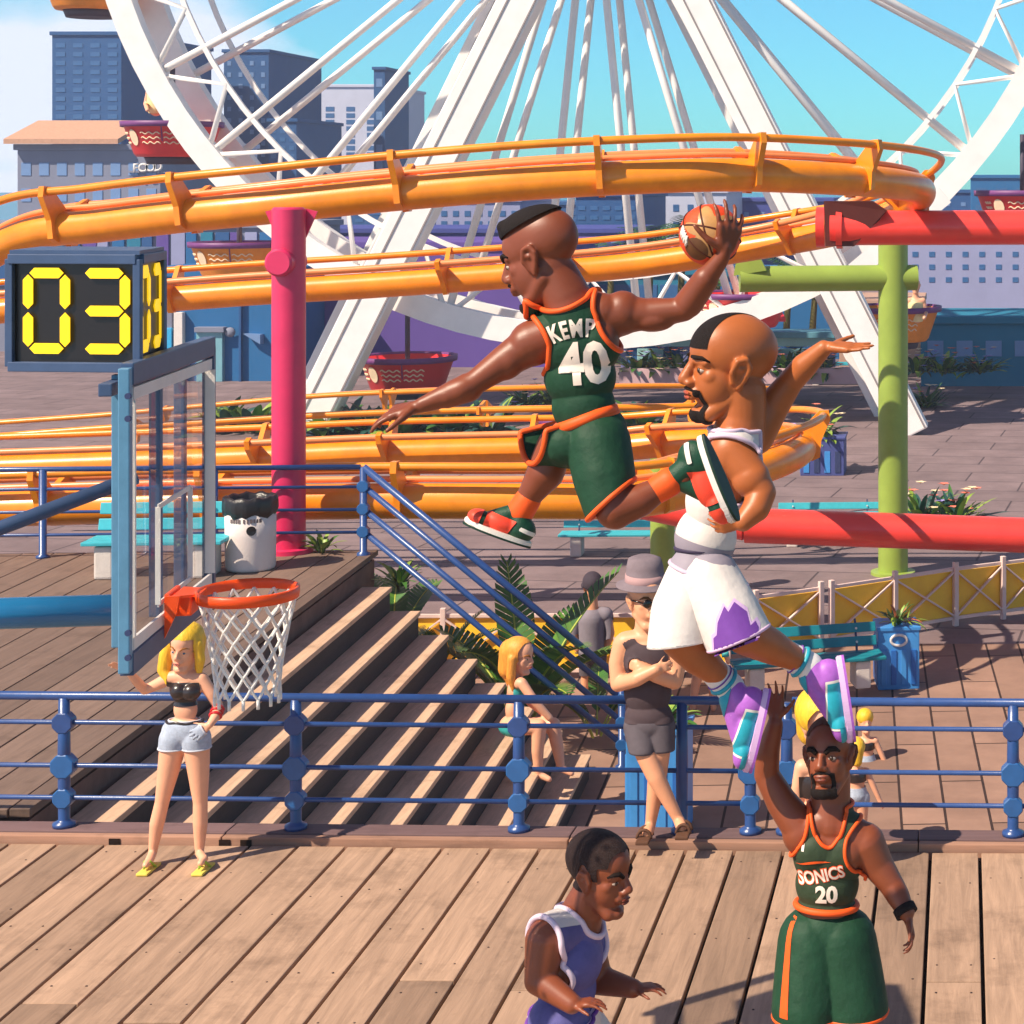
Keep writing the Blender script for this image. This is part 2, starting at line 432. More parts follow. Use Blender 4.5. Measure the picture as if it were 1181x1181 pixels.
k = MB(); k.box(hp(BL / 2, 0, (Z0 + Z1) / 2), (BL - .04, .014, Z1 - Z0 - .04), rotB); k.build('glass_panel', GL, hoop)
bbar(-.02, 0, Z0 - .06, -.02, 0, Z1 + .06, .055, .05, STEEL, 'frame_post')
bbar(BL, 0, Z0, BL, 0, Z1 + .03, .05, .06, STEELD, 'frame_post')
bbar(.0, 0, Z1 + .03, BL + .02, 0, Z1 + .03, .06, .10, STEELD, 'frame_beam')
bbar(.0, 0, Z0 - .03, BL + .02, 0, Z0 - .03, .06, .10, STEELD, 'frame_beam')
k = MB()
for (a, b_) in (((.03, .016, Z0 + .055), (BL - .03, .016, Z0 + .055)), ((.03, .016, Z1 - .06), (BL - .03, .016, Z1 - .06))):
    k.bar(hp(*a), hp(*b_), .014, .055)
for u in (.05, BL - .04): k.bar(hp(u, .0145, Z0 + .085), hp(u, .0145, Z1 - .09), .012 if u > 1 else .02, .05 if u > 1 else .022, bn)
k.build('board_border', WHT, hoop)
k = MB(); zz0, zz1 = Z0 + .14, Z0 + .60
for a, b_ in (((BL / 2 - .30, zz0), (BL / 2 + .30, zz0)), ((BL / 2 - .30, zz1), (BL / 2 + .30, zz1)), ((BL / 2 - .30, zz0), (BL / 2 - .30, zz1)), ((BL / 2 + .30, zz0), (BL / 2 + .30, zz1))):
    k.bar(hp(a[0], .016, a[1]), hp(b_[0], .016, b_[1]), .008, .024, bn if a[0] == b_[0] else V((0, 0, 1)))
k.build('target_square', WHT, hoop)
for u, w in ((.32, -.12), (.95, -.12), (1.42, -.12)):
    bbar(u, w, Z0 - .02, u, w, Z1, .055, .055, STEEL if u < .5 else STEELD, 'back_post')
bbar(.1, -.12, Z1 - .05, 1.5, -.12, Z1 - .05, .06, .06, STEELD, 'back_beam')
for z in (Z0 + .02, Z0 + .13, Z1 - .06, Z1 - .16):
    k = MB(); k.cyl(hp(-.06, .03, z) + V((0, -.012, 0)), hp(-.06, .03, z) + V((0, -.024, 0)), .014); k.build('bolt', NAVY, hoop)
# arms and stand that carry the board (out of the picture to the left)
for z, r in ((2.98, .075),):
    k = MB(); k.tube([hp(.75, -.22, z), hp(.75, -1.2, z), hp(.75, -3.0, z - .05)], r, 14); k.build('support_arm', mat('arm_blue', (38, 120, 170), .25, .6, .08, 5), hoop)
k = MB(); k.tube([hp(.75, -.16, 3.62), hp(.75, -2.9, 2.6)], .035, 12); k.build('brace', STEELD, hoop)
k = MB(); k.box(hp(.75, -3.2, 1.9), (.35, .35, 3.7), rotB, bev=.03); k.box(hp(.75, -3.2, .2), (1.2, 1.4, .4), rotB, bev=.06); k.build('stand', STEEL, hoop)
# rim
rc = P(283, 682, 9.28); rc = hp((V((rc.x, rc.y, 0)) - BD).dot(bu) - .03, .375, 3.055); RRAD = .23
k = MB(); rg = [rc + V((RRAD * math.cos(2 * math.pi * t / 48), RRAD * math.sin(2 * math.pi * t / 48), 0)) for t in range(48)]
rings = [(.222, .0), (.236, -.004), (.240, .022), (.240, .046), (.228, .050), (.220, .03)]
k.lathe(rc + V((0, 0, -.02)), rings + [rings[0]], 48)
ring = k.build('rim', RIM, hoop)
ub = (rc - BD).dot(bu); zr = rc.z
k = MB()
k.prism([hp(ub - .12, .05, zr + .02), hp(ub + .12, .05, zr + .02), hp(ub + .07, .17, zr + .02), hp(ub - .07, .17, zr + .02)], (0, 0, -.012))
k.box(hp(ub - .01, .085, zr - .035), (.15, .10, .095), rotB, bev=.008)
k.box(hp(ub, .028, zr - .03), (.22, .022, .12), rotB, bev=.006)
pl = [hp(ub - .16, .03, zr + .03), hp(ub - .16, .10, zr + .03), hp(ub - .16, .085, zr - .05), hp(ub - .16, .03, zr - .17)]
k.prism(pl, bu * .018)
k.build('rim_bracket', RIM, ring)
# net: twelve strands crossing into diamonds
k = MB(); NS = 14; LV = 8; H0 = .47
def npt(i, j, off=0):
    t = j / LV; r = .222 * (1 - t) + .142 * t + .02 * math.sin(t * math.pi) * -.6 + (.008 if j == LV else 0)
    a = 2 * math.pi * (i + off) / NS
    return rc + V((r * math.cos(a), r * math.sin(a), -.015 - H0 * (t ** .92)))
for i in range(NS):
    for sgn in (1, -1):
        for j in range(LV):
            pa = npt(i, j, .5 * (j % 2)); o2 = (.5 * ((j + 1) % 2)) - (.5 * (j % 2))
            base = .5 * (j % 2)
            pb = npt(i, j + 1, base + .5 * sgn)
            k.tube([pa, (pa + pb) / 2 + V((0, 0, -.004)), pb], .0072, 6, cap=False)
    p = npt(i, LV, .5 * (LV % 2)); k.tube([p, p + V((0, 0, -.045))], .008, 6)
k.build('net', NET, hoop)
# ---------------------------------------------------------------- shot clock on the board
SB = empty('scoreboard', P(130, 420, 8.9), 'black cube scoreboard with yellow digits standing on top of the backboard', 'scoreboard')
YD = mat('digit_yellow', (255, 205, 20), .4, .4, 0, emit=.55)
FB = mat('clock_black', (26, 18, 16), .35, .5, .1)
cr0 = P(159, 360, 8.75)                                      # the near vertical edge
zb, zt = P(159, 424, 8.75).z, P(159, 299, 8.75).z
e1 = V((-1, .10, 0)).normalized(); e2 = V((-.03, 1, 0)).normalized()
e2 = (P(187, 360, 9.3) - cr0); e2.z = 0; W2 = e2.length; e2.normalize()
W1 = .62
def sb(a, b_, z): return V((cr0.x, cr0.y, 0)) + e1 * a + e2 * b_ + V((0, 0, z))
k = MB(); k.prism([sb(.012, .012, zb), sb(W1, .012, zb), sb(W1, W2, zb), sb(.012, W2, zb)], (0, 0, zt - zb)); k.build('case', FB, SB)
k = MB()
for (a, b_) in ((0, 0), (W1, 0), (0, W2)):
    k.bar(sb(a, b_, zb), sb(a, b_, zt), .035, .035, V((0, 1, 0)), .004)
for z in (zb, zt):
    k.bar(sb(.0, 0, z), sb(W1, 0, z), .045, .045, bev=.004); k.bar(sb(0, .02, z), sb(0, W2, z), .045, .044, bev=.004)
k.prism([sb(-.01, -.01, zt + .02), sb(W1, -.01, zt + .02), sb(W1, W2, zt + .02), sb(-.01, W2, zt + .02)], (0, 0, .02))
k.build('case_frame', STEELD, SB)
SEG = {'0': 'abcdef', '3': 'abcdg'}
def digit(ch, o, ux, w, h, t, n):
    segs = {'a': ((0, h), (w, h)), 'd': ((0, 0), (w, 0)), 'g': ((0, h / 2), (w, h / 2)), 'f': ((0, h / 2), (0, h)), 'b': ((w, h / 2), (w, h)), 'e': ((0, 0), (0, h / 2)), 'c': ((w, 0), (w, h / 2))}
    k = MB()
    for sname in SEG[ch]:
        (x0, z0), (x1, z1) = segs[sname]
        d = V((x1 - x0, z1 - z0)); ln = d.length; d.normalize(); q = V((-d.y, d.x)); g_ = .008; tt = t / 2
        pts = [(g_, 0), (g_ + tt, tt), (ln - g_ - tt, tt), (ln - g_, 0), (ln - g_ - tt, -tt), (g_ + tt, -tt)]
        pp = [o + ux * (x0 + d.x * a + q.x * b_) + V((0, 0, z0 + d.y * a + q.y * b_)) for a, b_ in pts]
        k.prism(pp, n * .006)
    k.build('digit', YD, SB)
hd = zt - zb
for ch, a in (('3', .26), ('0', .53)):
    digit(ch, sb(a, -.002, zb + .11 * hd + .03), -e1, .20 if ch == '3' else .18, hd * .70, .048, V((0, -1, 0)))
nn = V((e2.y, -e2.x, 0))
for ch, a in (('0', .09), ('3', .37)):
    digit(ch, sb(0.006, a, zb + .11 * hd + .03), e2, .17, hd * .70, .06, nn)
# ---------------------------------------------------------------- roller coaster
RC = empty('roller_coaster', (-5, 30, ZL), 'orange roller coaster track looping in two levels on pink and green posts', 'roller coaster')
def track(path, roll, tube_r=.25, gauge=.46, lift=.46, rail_r=.062, ties=(), side=1, spine=True, rails_from=0, tie_w=.09):
    """path: spine centre points; roll: bank angle; side = which side is the outside of the turn"""
    n = len(path)
    fr = []
    for i, p in enumerate(path):
        t = path[min(n - 1, i + 1)] - path[max(0, i - 1)]; t.normalize()
        s_ = t.cross(V((0, 0, 1))).normalized(); u = s_.cross(t)
        a = roll
        s2 = s_ * math.cos(a) + u * math.sin(a); u2 = -s_ * math.sin(a) + u * math.cos(a)
        fr.append((t, s2, u2))
    if spine:
        b = MB(); b.tube(path, tube_r, 26); sp = b.build('spine_tube', OR, RC)
    for sg in (1, -1):
        b = MB(); b.tube([p + s2 * gauge * sg + u2 * lift for p, (t, s2, u2) in zip(path, fr)][rails_from:], rail_r, 10); b.build('rail', OR if sg == 1 else ORR, RC)
    if spine:
        b = MB(); b.tube([p + u2 * (tube_r + .06) for p, (t, s2, u2) in zip(path, fr)], .045, 8); b.build('drive_strip', ORR, RC)
    for i in ties:
        p = path[i]; t, s2, u2 = fr[i]
        A, B = p + s2 * gauge + u2 * lift, p - s2 * gauge + u2 * lift
        b = MB()
        for sg in (1, -1):
            E = p + s2 * gauge * sg + u2 * lift
            # fin: from a collar round the tube up to the rail
            pts = [p + s2 * sg * (tube_r * .2) + u2 * (tube_r * 1.18), E - s2 * sg * .05 + u2 * .085, E + s2 * sg * .10 + u2 * .06, E + s2 * sg * .10 - u2 * .10,
                   p + s2 * sg * (tube_r * 1.38) + u2 * .05, p + s2 * sg * (tube_r * 1.1) - u2 * tube_r * .85, p + s2 * sg * (tube_r * .5) - u2 * tube_r * 1.0, p + s2 * sg * (tube_r * .7)]
            b.prism([q - t * tie_w / 2 for q in pts], t * tie_w)
        if spine: b.bar(p + u2 * (tube_r * .9) - s2 * .2, p + u2 * (tube_r * .9) + s2 * .2, .08, tie_w * .9, t)
        else: b.bar(A, B, .05, .05, t)
        b.build('track_tie', OR, RC)
    return fr
def loop_path(pts): return spline(pts, 10)
# upper loop: along the front, round the end on the right, back behind and lower
UF = [(-60, 320, 29), (30, 272, 28.6), (118, 260, 28.3), (210, 249, 28), (300, 240, 27.8), (433, 226, 27.8), (600, 212, 27.8), (748, 204, 28)]
pts = [P(*q) for q in UF]
cx, cy, rr = -5.4 + .2, 32.5, 4.5
for th, z in ((25, 5.2), (48, 5.14), (70, 5.05), (92, 4.92), (114, 4.6), (135, 4.25), (157, 3.95)):
    pts.append(V((cx + rr * math.sin(R(th)), cy - rr * math.cos(R(th)), z)))
pts += [P(*q) for q in [(745, 304, 37), (600, 317, 37), (433, 329, 37), (300, 337, 37), (190, 345, 37), (80, 352, 37), (-40, 362, 37)]]
UP = spline(pts, 10)
def nearest(path, px, Yr):
    best, bi = 1e9, 0
    for i, p in enumerate(path):
        q = VX + p.x * FP / p.y
        if Yr[0] <= p.y <= Yr[1]:
            d = abs(q - px)
            if d < best: best, bi = d, i
    return bi
F1 = (26, 29.8); B1 = (35, 38)
ties = [nearest(UP, x, F1) for x in (75, 215, 463, 690, 868)] + [nearest(UP, 985, (29.5, 31.9))] + [nearest(UP, 1035, (31.9, 34))] + [nearest(UP, x, (34.2, 38)) for x in (918, 660, 512, 340, 200)]
track(UP, R(13), ties=ties)
# lower loop
pts = [P(*q) for q in [(-80, 590, 27.4), (118, 584, 27.2), (245, 581, 27), (430, 578, 27), (600, 578, 27), (740, 576, 27.3)]]
cx, cy, rr = -6.75, 31.2, 4.1
for th, z in ((48, .62), (70, .72), (92, .72), (114, .62), (136, .46), (158, .32)):
    pts.append(V((cx + rr * math.sin(R(th)), cy - rr * math.cos(R(th)), z)))
pts += [P(*q) for q in [(700, 517, 35.3), (600, 519, 35.3), (433, 523, 35.3), (300, 529, 35.3), (118, 536, 35.3), (-60, 542, 35.3)]]
LP = spline(pts, 10)
F2 = (26, 28.4)
ties = [nearest(LP, x, F2) for x in (60, 250, 457, 760)] + [nearest(LP, 925, (29, 33))] + [nearest(LP, x, (34, 37)) for x in (770, 610, 452, 300)]
track(LP, R(11), ties=ties)
# a third, farther stretch of light track
TP = spline([P(*q) for q in [(-40, 505, 43), (118, 494, 43), (250, 482, 43), (380, 471, 43), (520, 465, 43), (680, 461, 43.5), (800, 460, 44.5), (900, 463, 46)]], 8)
track(TP, R(4), ties=[nearest(TP, x, (40, 50)) for x in (190, 455, 700)], spine=False, gauge=.42, lift=.3, rail_r=.055, tie_w=.06)
FP_ = spline([P(*q) for q in [(-40, 512, 39.5), (118, 500, 39.5), (250, 492, 39.5), (380, 484, 39.5), (520, 479, 39.5), (680, 476, 39.5), (790, 474, 40), (860, 470, 41)]], 8)
track(FP_, R(6), ties=[nearest(FP_, x, (38, 44)) for x in (150, 560, 800)], spine=False, gauge=.46, lift=.1, rail_r=.07, tie_w=.06)
# posts
def col(c, r, z0, z1, m, name='support_post'):
    b = MB(); b.lathe((c.x, c.y, z0), [(0, 0), (r * 1.5, 0), (r * 1.5, .06), (r, .07), (r, z1 - z0 - .03), (r - .03, z1 - z0), (0, z1 - z0)], 32)
    return b.build(name, m, RC, sharp=40)
c = G(334, 640, 0); c.y = 26.25; c.x = (333 - VX) * 26.25 / FP
pk = col(c, .225, 0, P(330, 239, 26.25).z, PINK)
b = MB(); kz = P(330, 302, 26.25).z; b.lathe((0, 0, 0), [(0, 0), (.16, 0), (.19, .03), (.19, .62), (0, .62)], 28)
for v in b.bm.verts: v.co = V((c.x - .03 + v.co.x, c.y - .34 + v.co.z, kz + v.co.y))
b.build('pipe_cap', PINK, pk, sharp=40)
for sg in (-1, 1):
    b = MB(); zt_ = P(330, 239, 26.25).z; b.prism([V((c.x + sg * .2, c.y + .1, zt_ - .02)), V((c.x + sg * .36, c.y + .1, zt_ - .06)), V((c.x + sg * .2, c.y + .1, zt_ - .42))], (0, .03, 0)); b.build('gusset', PINK, pk)
gx = 1030
gc = V(((gx - VX) * 39.2 / FP, 39.2, 0))
gp = col(gc, .305, ZL, P(gx, 233, 39.2).z, GREEN)
b = MB(); az = P(940, 322, 38.6).z; A = P(853, 322, 38.6); B = P(1057, 322, 39.3); A.z = B.z = az
b.cyl(A, B, .265, seg=28); arm = b.build('support_arm', GREEN, RC, sharp=40)
b = MB(); q = P(868, 300, 38.4); b.prism([P(846, 318, 38.4), P(852, 283, 38.4), P(872, 288, 38.4), P(884, 312, 38.4)], (0, .12, 0)); b.build('gusset', GREEN, arm)
g2 = V(((766 - VX) * 37.0 / FP, 36.8, 0)); col(g2, .235, ZL, P(766, 520, 36.8).z, GREEN)
# coral beams
b = MB(); b.cyl(P(958, 263, 33.0), P(1260, 262, 33.0), .30, seg=28); 
b.build('support_beam', RED, RC, sharp=40)
b = MB(); b.cyl(P(965, 263, 33.0), P(972, 263, 33.0), .36, seg=28); b.cyl(P(942, 262, 33.8), P(952, 262, 33.8), .36, seg=28); b.build('beam_flange', RED, RC, sharp=40)
b = MB(); b.prism([P(950, 232, 32.8), P(1006, 232, 32.6), P(1022, 243, 32.6), P(1008, 262, 32.8), P(985, 284, 32.8), P(952, 284, 32.8)], (0, .4, 0)); b.build('gusset_plate', mat('gusset_shaded_brown', (84, 34, 30), .6, .3, .1), RC)  # dark brown puts the shade under the track bend into the plate's colour
b = MB(); b.cyl(P(735, 580, 34.2), P(860, 606, 34.0), .27, seg=24); b.cyl(P(860, 606, 34.0), P(1260, 620, 34.0), .31, seg=28); b.build('support_beam', RED, RC, sharp=40)

# ---------------------------------------------------------------- ferris wheel
WY = 64.0; WS_ = WY / FP
HUB = P(690, -175, WY); WR = 560 * WS_
FW = empty('ferris_wheel', (HUB.x, WY, ZL), 'giant white ferris wheel on slanting box legs behind the coaster', 'ferris wheel')
def ring(r, y, w, h, name, m, seg=96):
    b = MB(); A = []
    for i in range(seg):
        a = 2 * math.pi * i / seg; c_, s_ = math.cos(a), math.sin(a)
        A.append([b.bm.verts.new((HUB.x + (r + dr) * c_, y + dy, HUB.z + (r + dr) * s_)) for dr, dy in ((-h / 2, -w / 2), (h / 2, -w / 2), (h / 2, w / 2), (-h / 2, w / 2))])
    for i in range(seg):
        for k in range(4): b.bm.faces.new((A[i][k], A[i][(k + 1) % 4], A[(i + 1) % seg][(k + 1) % 4], A[(i + 1) % seg][k]))
    b.build(name, m, FW)
for y in (WY - 1.3, WY + 1.3): ring(WR, y, .5, .8, 'rim', WHEELW)
ring(WR - 1.9, WY - 1.3, .14, .16, 'inner_rim', WHEELW); ring(WR - 1.9, WY + 1.3, .14, .16, 'inner_rim', WHEELW)
for i in range(32):
    a = -math.pi / 2 + R(5.6 + 11.25 * i)
    b = MB()
    for y in (WY - 1.25, WY + 1.25):
        b.tube([V((HUB.x, y, HUB.z)), V((HUB.x + WR * math.cos(a), y, HUB.z + WR * math.sin(a)))], .13, 8)
    b.bar(V((HUB.x + WR * math.cos(a), WY - 1.3, HUB.z + WR * math.sin(a))), V((HUB.x + WR * math.cos(a), WY + 1.3, HUB.z + WR * math.sin(a))), .12, .12)
    a2 = a + R(11.25); r2 = WR - 1.9
    b.tube([V((HUB.x + WR * math.cos(a), WY - 1.3, HUB.z + WR * math.sin(a))), V((HUB.x + r2 * math.cos((a + a2) / 2), WY - 1.3, HUB.z + r2 * math.sin((a + a2) / 2))), V((HUB.x + WR * math.cos(a2), WY - 1.3, HUB.z + WR * math.sin(a2)))], .10, 6)
    b.build('spoke', WHEELW, FW)
b = MB(); b.cyl(HUB + V((0, -2.2, 0)), HUB + V((0, 2.2, 0)), 1.3, seg=32); b.build('hub', WHEELW, FW)
def leg(px0, py0, px1, py1, Y, w=1.0, d=.9):
    A = P(px0, py0, Y); B = P(px1, py1, Y); dd = B - A; k = (ZL - A.z) / dd.z; B = A + dd * k
    b = MB(); b.bar(A, B, w, d, V((0, 1, 0)), .05); o = b.build('leg', WHEELW, FW)
    n_ = dd.cross(V((0, 1, 0))).normalized()
    b = MB()
    for s_ in (-.22, .42): b.bar(A + n_ * w * s_ + V((0, -d / 2 - .01, 0)), B + n_ * w * s_ + V((0, -d / 2 - .01, 0)), .05, .04, V((0, 1, 0)))
    b.build('panel_seam', mat('seam_grey', (150, 140, 140), .7, .2), o)
leg(688, -175, 390, 425, WY - 2.6, 1.25); leg(712, -175, 1052, 500, WY - 2.6, 1.15)
leg(672, -175, 352, 480, WY + 2.4, 1.25); leg(700, -175, 1028, 480, WY + 2.4, 1.0)
b = MB(); b.bar(P(980, 318, WY - 2.6), P(1090, 225, WY - 2.6), .6, .5, V((0, 1, 0))); b.build('brace', WHEELW, FW)
# gondolas
CR = [mat('gondola_red', (226, 48, 56), .4, .5, .07, 3), mat('gondola_orange', (236, 140, 42), .45, .5, .12, 3)]
PUR = mat('gondola_purple', (112, 56, 116), .5, .4, .1); GCR = mat('gondola_cream', (242, 214, 180), .6, .3, .05); GD = mat('gondola_dark', (74, 66, 84), .6, .3)
def gondola(loc, ci, label, person=False):
    root = empty('gondola', loc, label, 'gondola', 'gondolas hanging from the ferris wheel')
    b = MB(); b.lathe((0, 0, -3.05), [(0, -.06), (1.12, 0), (1.2, .1), (1.55, 1.12), (1.58, 1.14), (1.5, 1.14), (1.2, .45), (0, .4)], 36); b.build('tub', CR[ci], root, world=False)
    b = MB(); b.lathe((0, 0, -3.05), [(1.585, .98), (1.625, .99), (1.64, 1.17), (1.50, 1.17), (1.48, 1.10)], 36); b.build('tub_rim', PUR, root, world=False)
    b = MB(); b.cyl((0, 0, -2.7), (0, 0, 0), .085, seg=12); b.cyl((0, 0, -3.3), (0, 0, -3.05), .8, .9, seg=24); b.build('centre_pole', GD, root, world=False)
    # badge and wave stripes lying on the tub wall
    def wall(a, z): r = 1.2 + (z - .1) / 1.02 * .35 + .012; return V((r * math.sin(a), -r * math.cos(a), -3.05 + z))
    b = MB()
    b.prism([wall(-.62 + .15 * math.cos(t * math.pi / 6) , .62 + .27 * math.sin(t * math.pi / 6)) for t in range(12)], (0, -.02, 0)); b.build('badge', GCR, root, world=False)
    for (s0, s1) in ((-1.05, -.84), (-.36, .12), (.2, .66)):
        for z in (.44, .60, .76):
            b = MB(); b.tube([wall(s0 + (s1 - s0) * i / 16, z + .035 * math.sin(i * 1.05)) for i in range(17)], .022, 5); b.build('wave_stripe', GCR, root, world=False)
    b = MB(); b.bar(wall(.16, .5), wall(.16, 1.0), .03, .02, V((0, 1, 0))); b.build('door_gap', PUR, root, world=False)
    b = MB(); b.lathe((0, 0, -3.05), [(1.46, .98), (1.46, .9), (1.1, .9), (1.0, .55)], 30); b.build('seat', GCR, root, world=False)
    return root
names = {22: 'red ferris wheel gondola hanging lowest, behind the outstretched hand of the ball carrier', 62: 'red ferris wheel gondola at the upper left with a rider in it', 42: 'orange ferris wheel gondola seen between two coaster tracks beside the pink post', -18: 'red ferris wheel gondola half hidden by the white rim behind the bald player', -36: 'orange ferris wheel gondola behind the green post with a rider in it', 2: 'orange ferris wheel gondola hidden behind the jumping player', 82: 'orange gondola high on the left side of the ferris wheel', -56: 'red gondola high on the right side of the ferris wheel'}
GON = {}
for d in (22, 62, 42, -18, -36, 2, 82, -56):
    a = R(d); r = 575 * WS_ if d == 62 else 590 * WS_
    loc = V((HUB.x - r * math.sin(a), WY - .0, HUB.z - r * math.cos(a)))
    if d == 22: loc = P(470, 345, WY)
    if d == 62: loc = P(199, 76, WY)
    if d == 42: loc = P(276, 214, WY)
    if d == -18: loc = P(856, 272, WY + .0)
    if d == -36: loc = P(1030, 288, WY)
    GON[d] = gondola(loc, 1 if d in (42, -36, 2, 82) else 0, names[d])
# ---------------------------------------------------------------- shore, city
o = MB(); o.poly([(-2000, 400, ZL - .4), (2000, 400, ZL - .4), (2500, 2600, ZL - .4), (-2500, 2600, ZL - .4)]); tag(o.build('sea', mat('sea_cyan', (24, 120, 150), .25, .5, .1, .02)), kind='structure')
BC = {'navy': (44, 88, 140), 'blue': (40, 104, 158), 'pale': (196, 200, 220), 'lav': (150, 154, 190), 'tan': (186, 150, 132), 'teal': (40, 120, 150), 'purple': (98, 76, 150), 'grey': (128, 132, 152), 'indigo': (70, 78, 148)}
def bm_(n): return mat('wall_' + n, BC[n], .75, .25, .07, .6)
WINB = mat('window_blue', (56, 100, 152), .3, .6, .12, .8); WINL = mat('window_pale', (112, 142, 186), .35, .6, .08, .8); ROOF = mat('roof_tan', (196, 152, 128), .7, .2, .1)
def building(label, px0, px1, pyt, Y, depth, col_, rows=0, cols=0, win=None, wfrac=(.55, .5), pytop=None, pybot=None, roof=None, name='building', cap=True, zb=ZL - .4):
    A = P(px0, pyt, Y); B = P(px1, pyt, Y); w = B.x - A.x; zt = A.z
    root = empty(name, ((A.x + B.x) / 2, Y + depth / 2, zb), label, 'building')
    b = MB(); b.box(((A.x + B.x) / 2, Y + depth / 2, (zt + zb) / 2), (w, depth, zt - zb), bev=.03); b.build('wall', bm_(col_), root)
    if cap:
        b = MB(); b.box(((A.x + B.x) / 2, Y + depth / 2, zt + .1), (w + .3, depth + .3, .3), bev=.04); b.build('roof', roof or bm_(col_), root)
    if rows and cols:
        wt = P(0, pytop, Y).z if pytop else zt - .5; wb = P(0, pybot, Y).z if pybot else zb + .8
        dx = w / cols; dz = (wt - wb) / rows; ww, wh = dx * wfrac[0], dz * wfrac[1]
        b = MB(); b.box((0, 0, 0), (ww, .04, wh), bev=.01)
        m0 = b.build('window', win or WINB, root); me = m0.data
        for i in range(rows):
            for j in range(cols):
                o = m0 if (i == 0 and j == 0) else m0.copy()
                if o is not m0: COL.objects.link(o)
                o.matrix_parent_inverse = chain_mat(root).inverted()
                o.location = (A.x + dx * (j + .5), Y - .012, wb + dz * (i + .5))
    return root
building('tall blue tower at the far upper left behind the red gondola', 60, 140, 40, 150, 18, 'navy', 10, 4, pybot=150)
b_ = building('low brick building with a tan pitched roof below the upper left gondola', 20, 185, 172, 96, 10, 'grey', 2, 8, WINL, pybot=240, pytop=180)
q = P(20, 172, 96); q2 = P(142, 172, 96)
b = MB(); b.prism([q + V((-.4, -.6, .25)), q2 + V((0, -.6, .25)), q2 + V((0, 3, 1.3)), q + V((-.4, 3, 1.3))], (0, 0, .25)); b.build('pitched_roof', ROOF, b_)
sg = empty('rooftop_sign', P(168, 196, 95.6), 'row of white letters standing on the low brick building at left', 'sign')
for i, ch in enumerate('FOOD'):
    flat_text('letter', ch, .62, P(157 + i * 8.6, 194.5 - i * .6, 95.7), (1, 0, .05), (0, 0, 1), WHT, sg, .03, .08)
b = MB(); b.box(P(170, 198, 95.9) , (1.9, .1, .1)); b.build('sign_base', bm_('grey'), sg)
building('small teal block between the brick building and the pale block', 196, 218, 176, 120, 8, 'blue', 2, 2, WINL, pybot=200)
building('pale lavender block left of the dark blue towers', 217, 246, 168, 128, 8, 'pale', 3, 3, WINL, pybot=215)
building('dark blue tower left of the crossing white spokes', 258, 310, 60, 170, 14, 'navy', 9, 4, WINL, (.35, .4), pybot=185)
building('lower dark blue block right of the dark blue tower', 310, 342, 140, 165, 12, 'navy', 4, 3, pybot=185)
building('wide pale tower with dark blue window columns', 345, 440, 100, 200, 16, 'pale', 8, 4, WINB, (.42, .7), pybot=182, pytop=122)
building('thin dark blue tower beside the left wheel leg', 431, 444, 80, 185, 8, 'navy', 6, 1, WINL, pybot=200)
building('lavender block with rows of pale windows above the purple hall', 492, 600, 232, 130, 12, 'lav', 3, 8, WINB, (.5, .55), pybot=276)
building('dark blue slab tower seen behind the leaping player', 664, 735, 226, 125, 12, 'navy', 6, 5, WINB, (.6, .45), pybot=300)
building('pale tower behind the basketball', 738, 838, 222, 140, 10, 'pale', 3, 6, WINB, (.4, .4), pybot=290)
building('indigo block right of the basketball under the coaster end', 834, 960, 232, 150, 10, 'indigo', 3, 7, WINL, (.3, .3), pybot=285)
building('blue block on the skyline right of the green post', 1030, 1120, 222, 170, 12, 'navy', 4, 5, WINL, (.3, .3), pybot=285)
building('lavender block behind the green post at the right edge', 1046, 1200, 262, 120, 10, 'lav', 4, 8, WINB, (.35, .4), pybot=330)
building('long low blue warehouse far right on the skyline', 1120, 1260, 205, 160, 12, 'blue', 3, 6, WINB, pybot=270)
# panelled front at left, then the big blue shop with a pale door
b_ = building('long grey shopfront with purple and blue panels behind the coaster at left', -60, 330, 262, 92, 8, 'grey', 0, 0)
for i in range(22):
    px = -40 + i * 17; m = [bm_('blue'), bm_('purple'), bm_('teal'), bm_('lav'), bm_('navy')][(i * 7) % 5]
    b = MB(); a = P(px, 268, 91.95); c = P(px + 12 + (i % 3) * 2, 330, 91.95); b.box(((a.x + c.x) / 2, 91.95, (a.z + c.z) / 2), (c.x - a.x, .16, a.z - c.z), bev=.02); b.build('panel', m, b_)
b_ = building('big blue shop building with a pale teal door behind the scoreboard', 150, 318, 318, 78, 6, 'blue', 0, 0)
def slab(root, px0, py0, px1, py1, Y, th, m, name):
    a = P(px0, py0, Y); c = P(px1, py1, Y); b = MB(); b.box(((a.x + c.x) / 2, Y, (a.z + c.z) / 2), (abs(c.x - a.x), th, abs(a.z - c.z)), bev=.02); return b.build(name, m, root)
DOOR = mat('door_teal', (120, 172, 186), .5, .4, .15, .6)
slab(b_, 228, 381, 258, 440, 77.9, .3, DOOR, 'door'); slab(b_, 226, 377, 260, 383, 77.8, .4, bm_('grey'), 'door_frame')
slab(b_, 186, 352, 200, 440, 77.9, .3, bm_('grey'), 'pilaster'); slab(b_, 202, 360, 212, 440, 77.85, .3, WHT, 'pilaster')
slab(b_, 188, 378, 199, 416, 77.75, .2, mat('poster_blue', (60, 170, 222), .5, .3), 'poster'); slab(b_, 276, 340, 279, 440, 77.9, .2, bm_('navy'), 'drainpipe')
b = MB(); cc = P(266, 383, 77.8); b.lathe((0, 0, 0), [(0, 0), (.2, 0), (.2, .1), (0, .1)], 16)
for v in b.bm.verts: v.co = V((cc.x + v.co.x, cc.y - v.co.z, cc.z + v.co.y))
b.build('wall_lamp', bm_('grey'), b_)
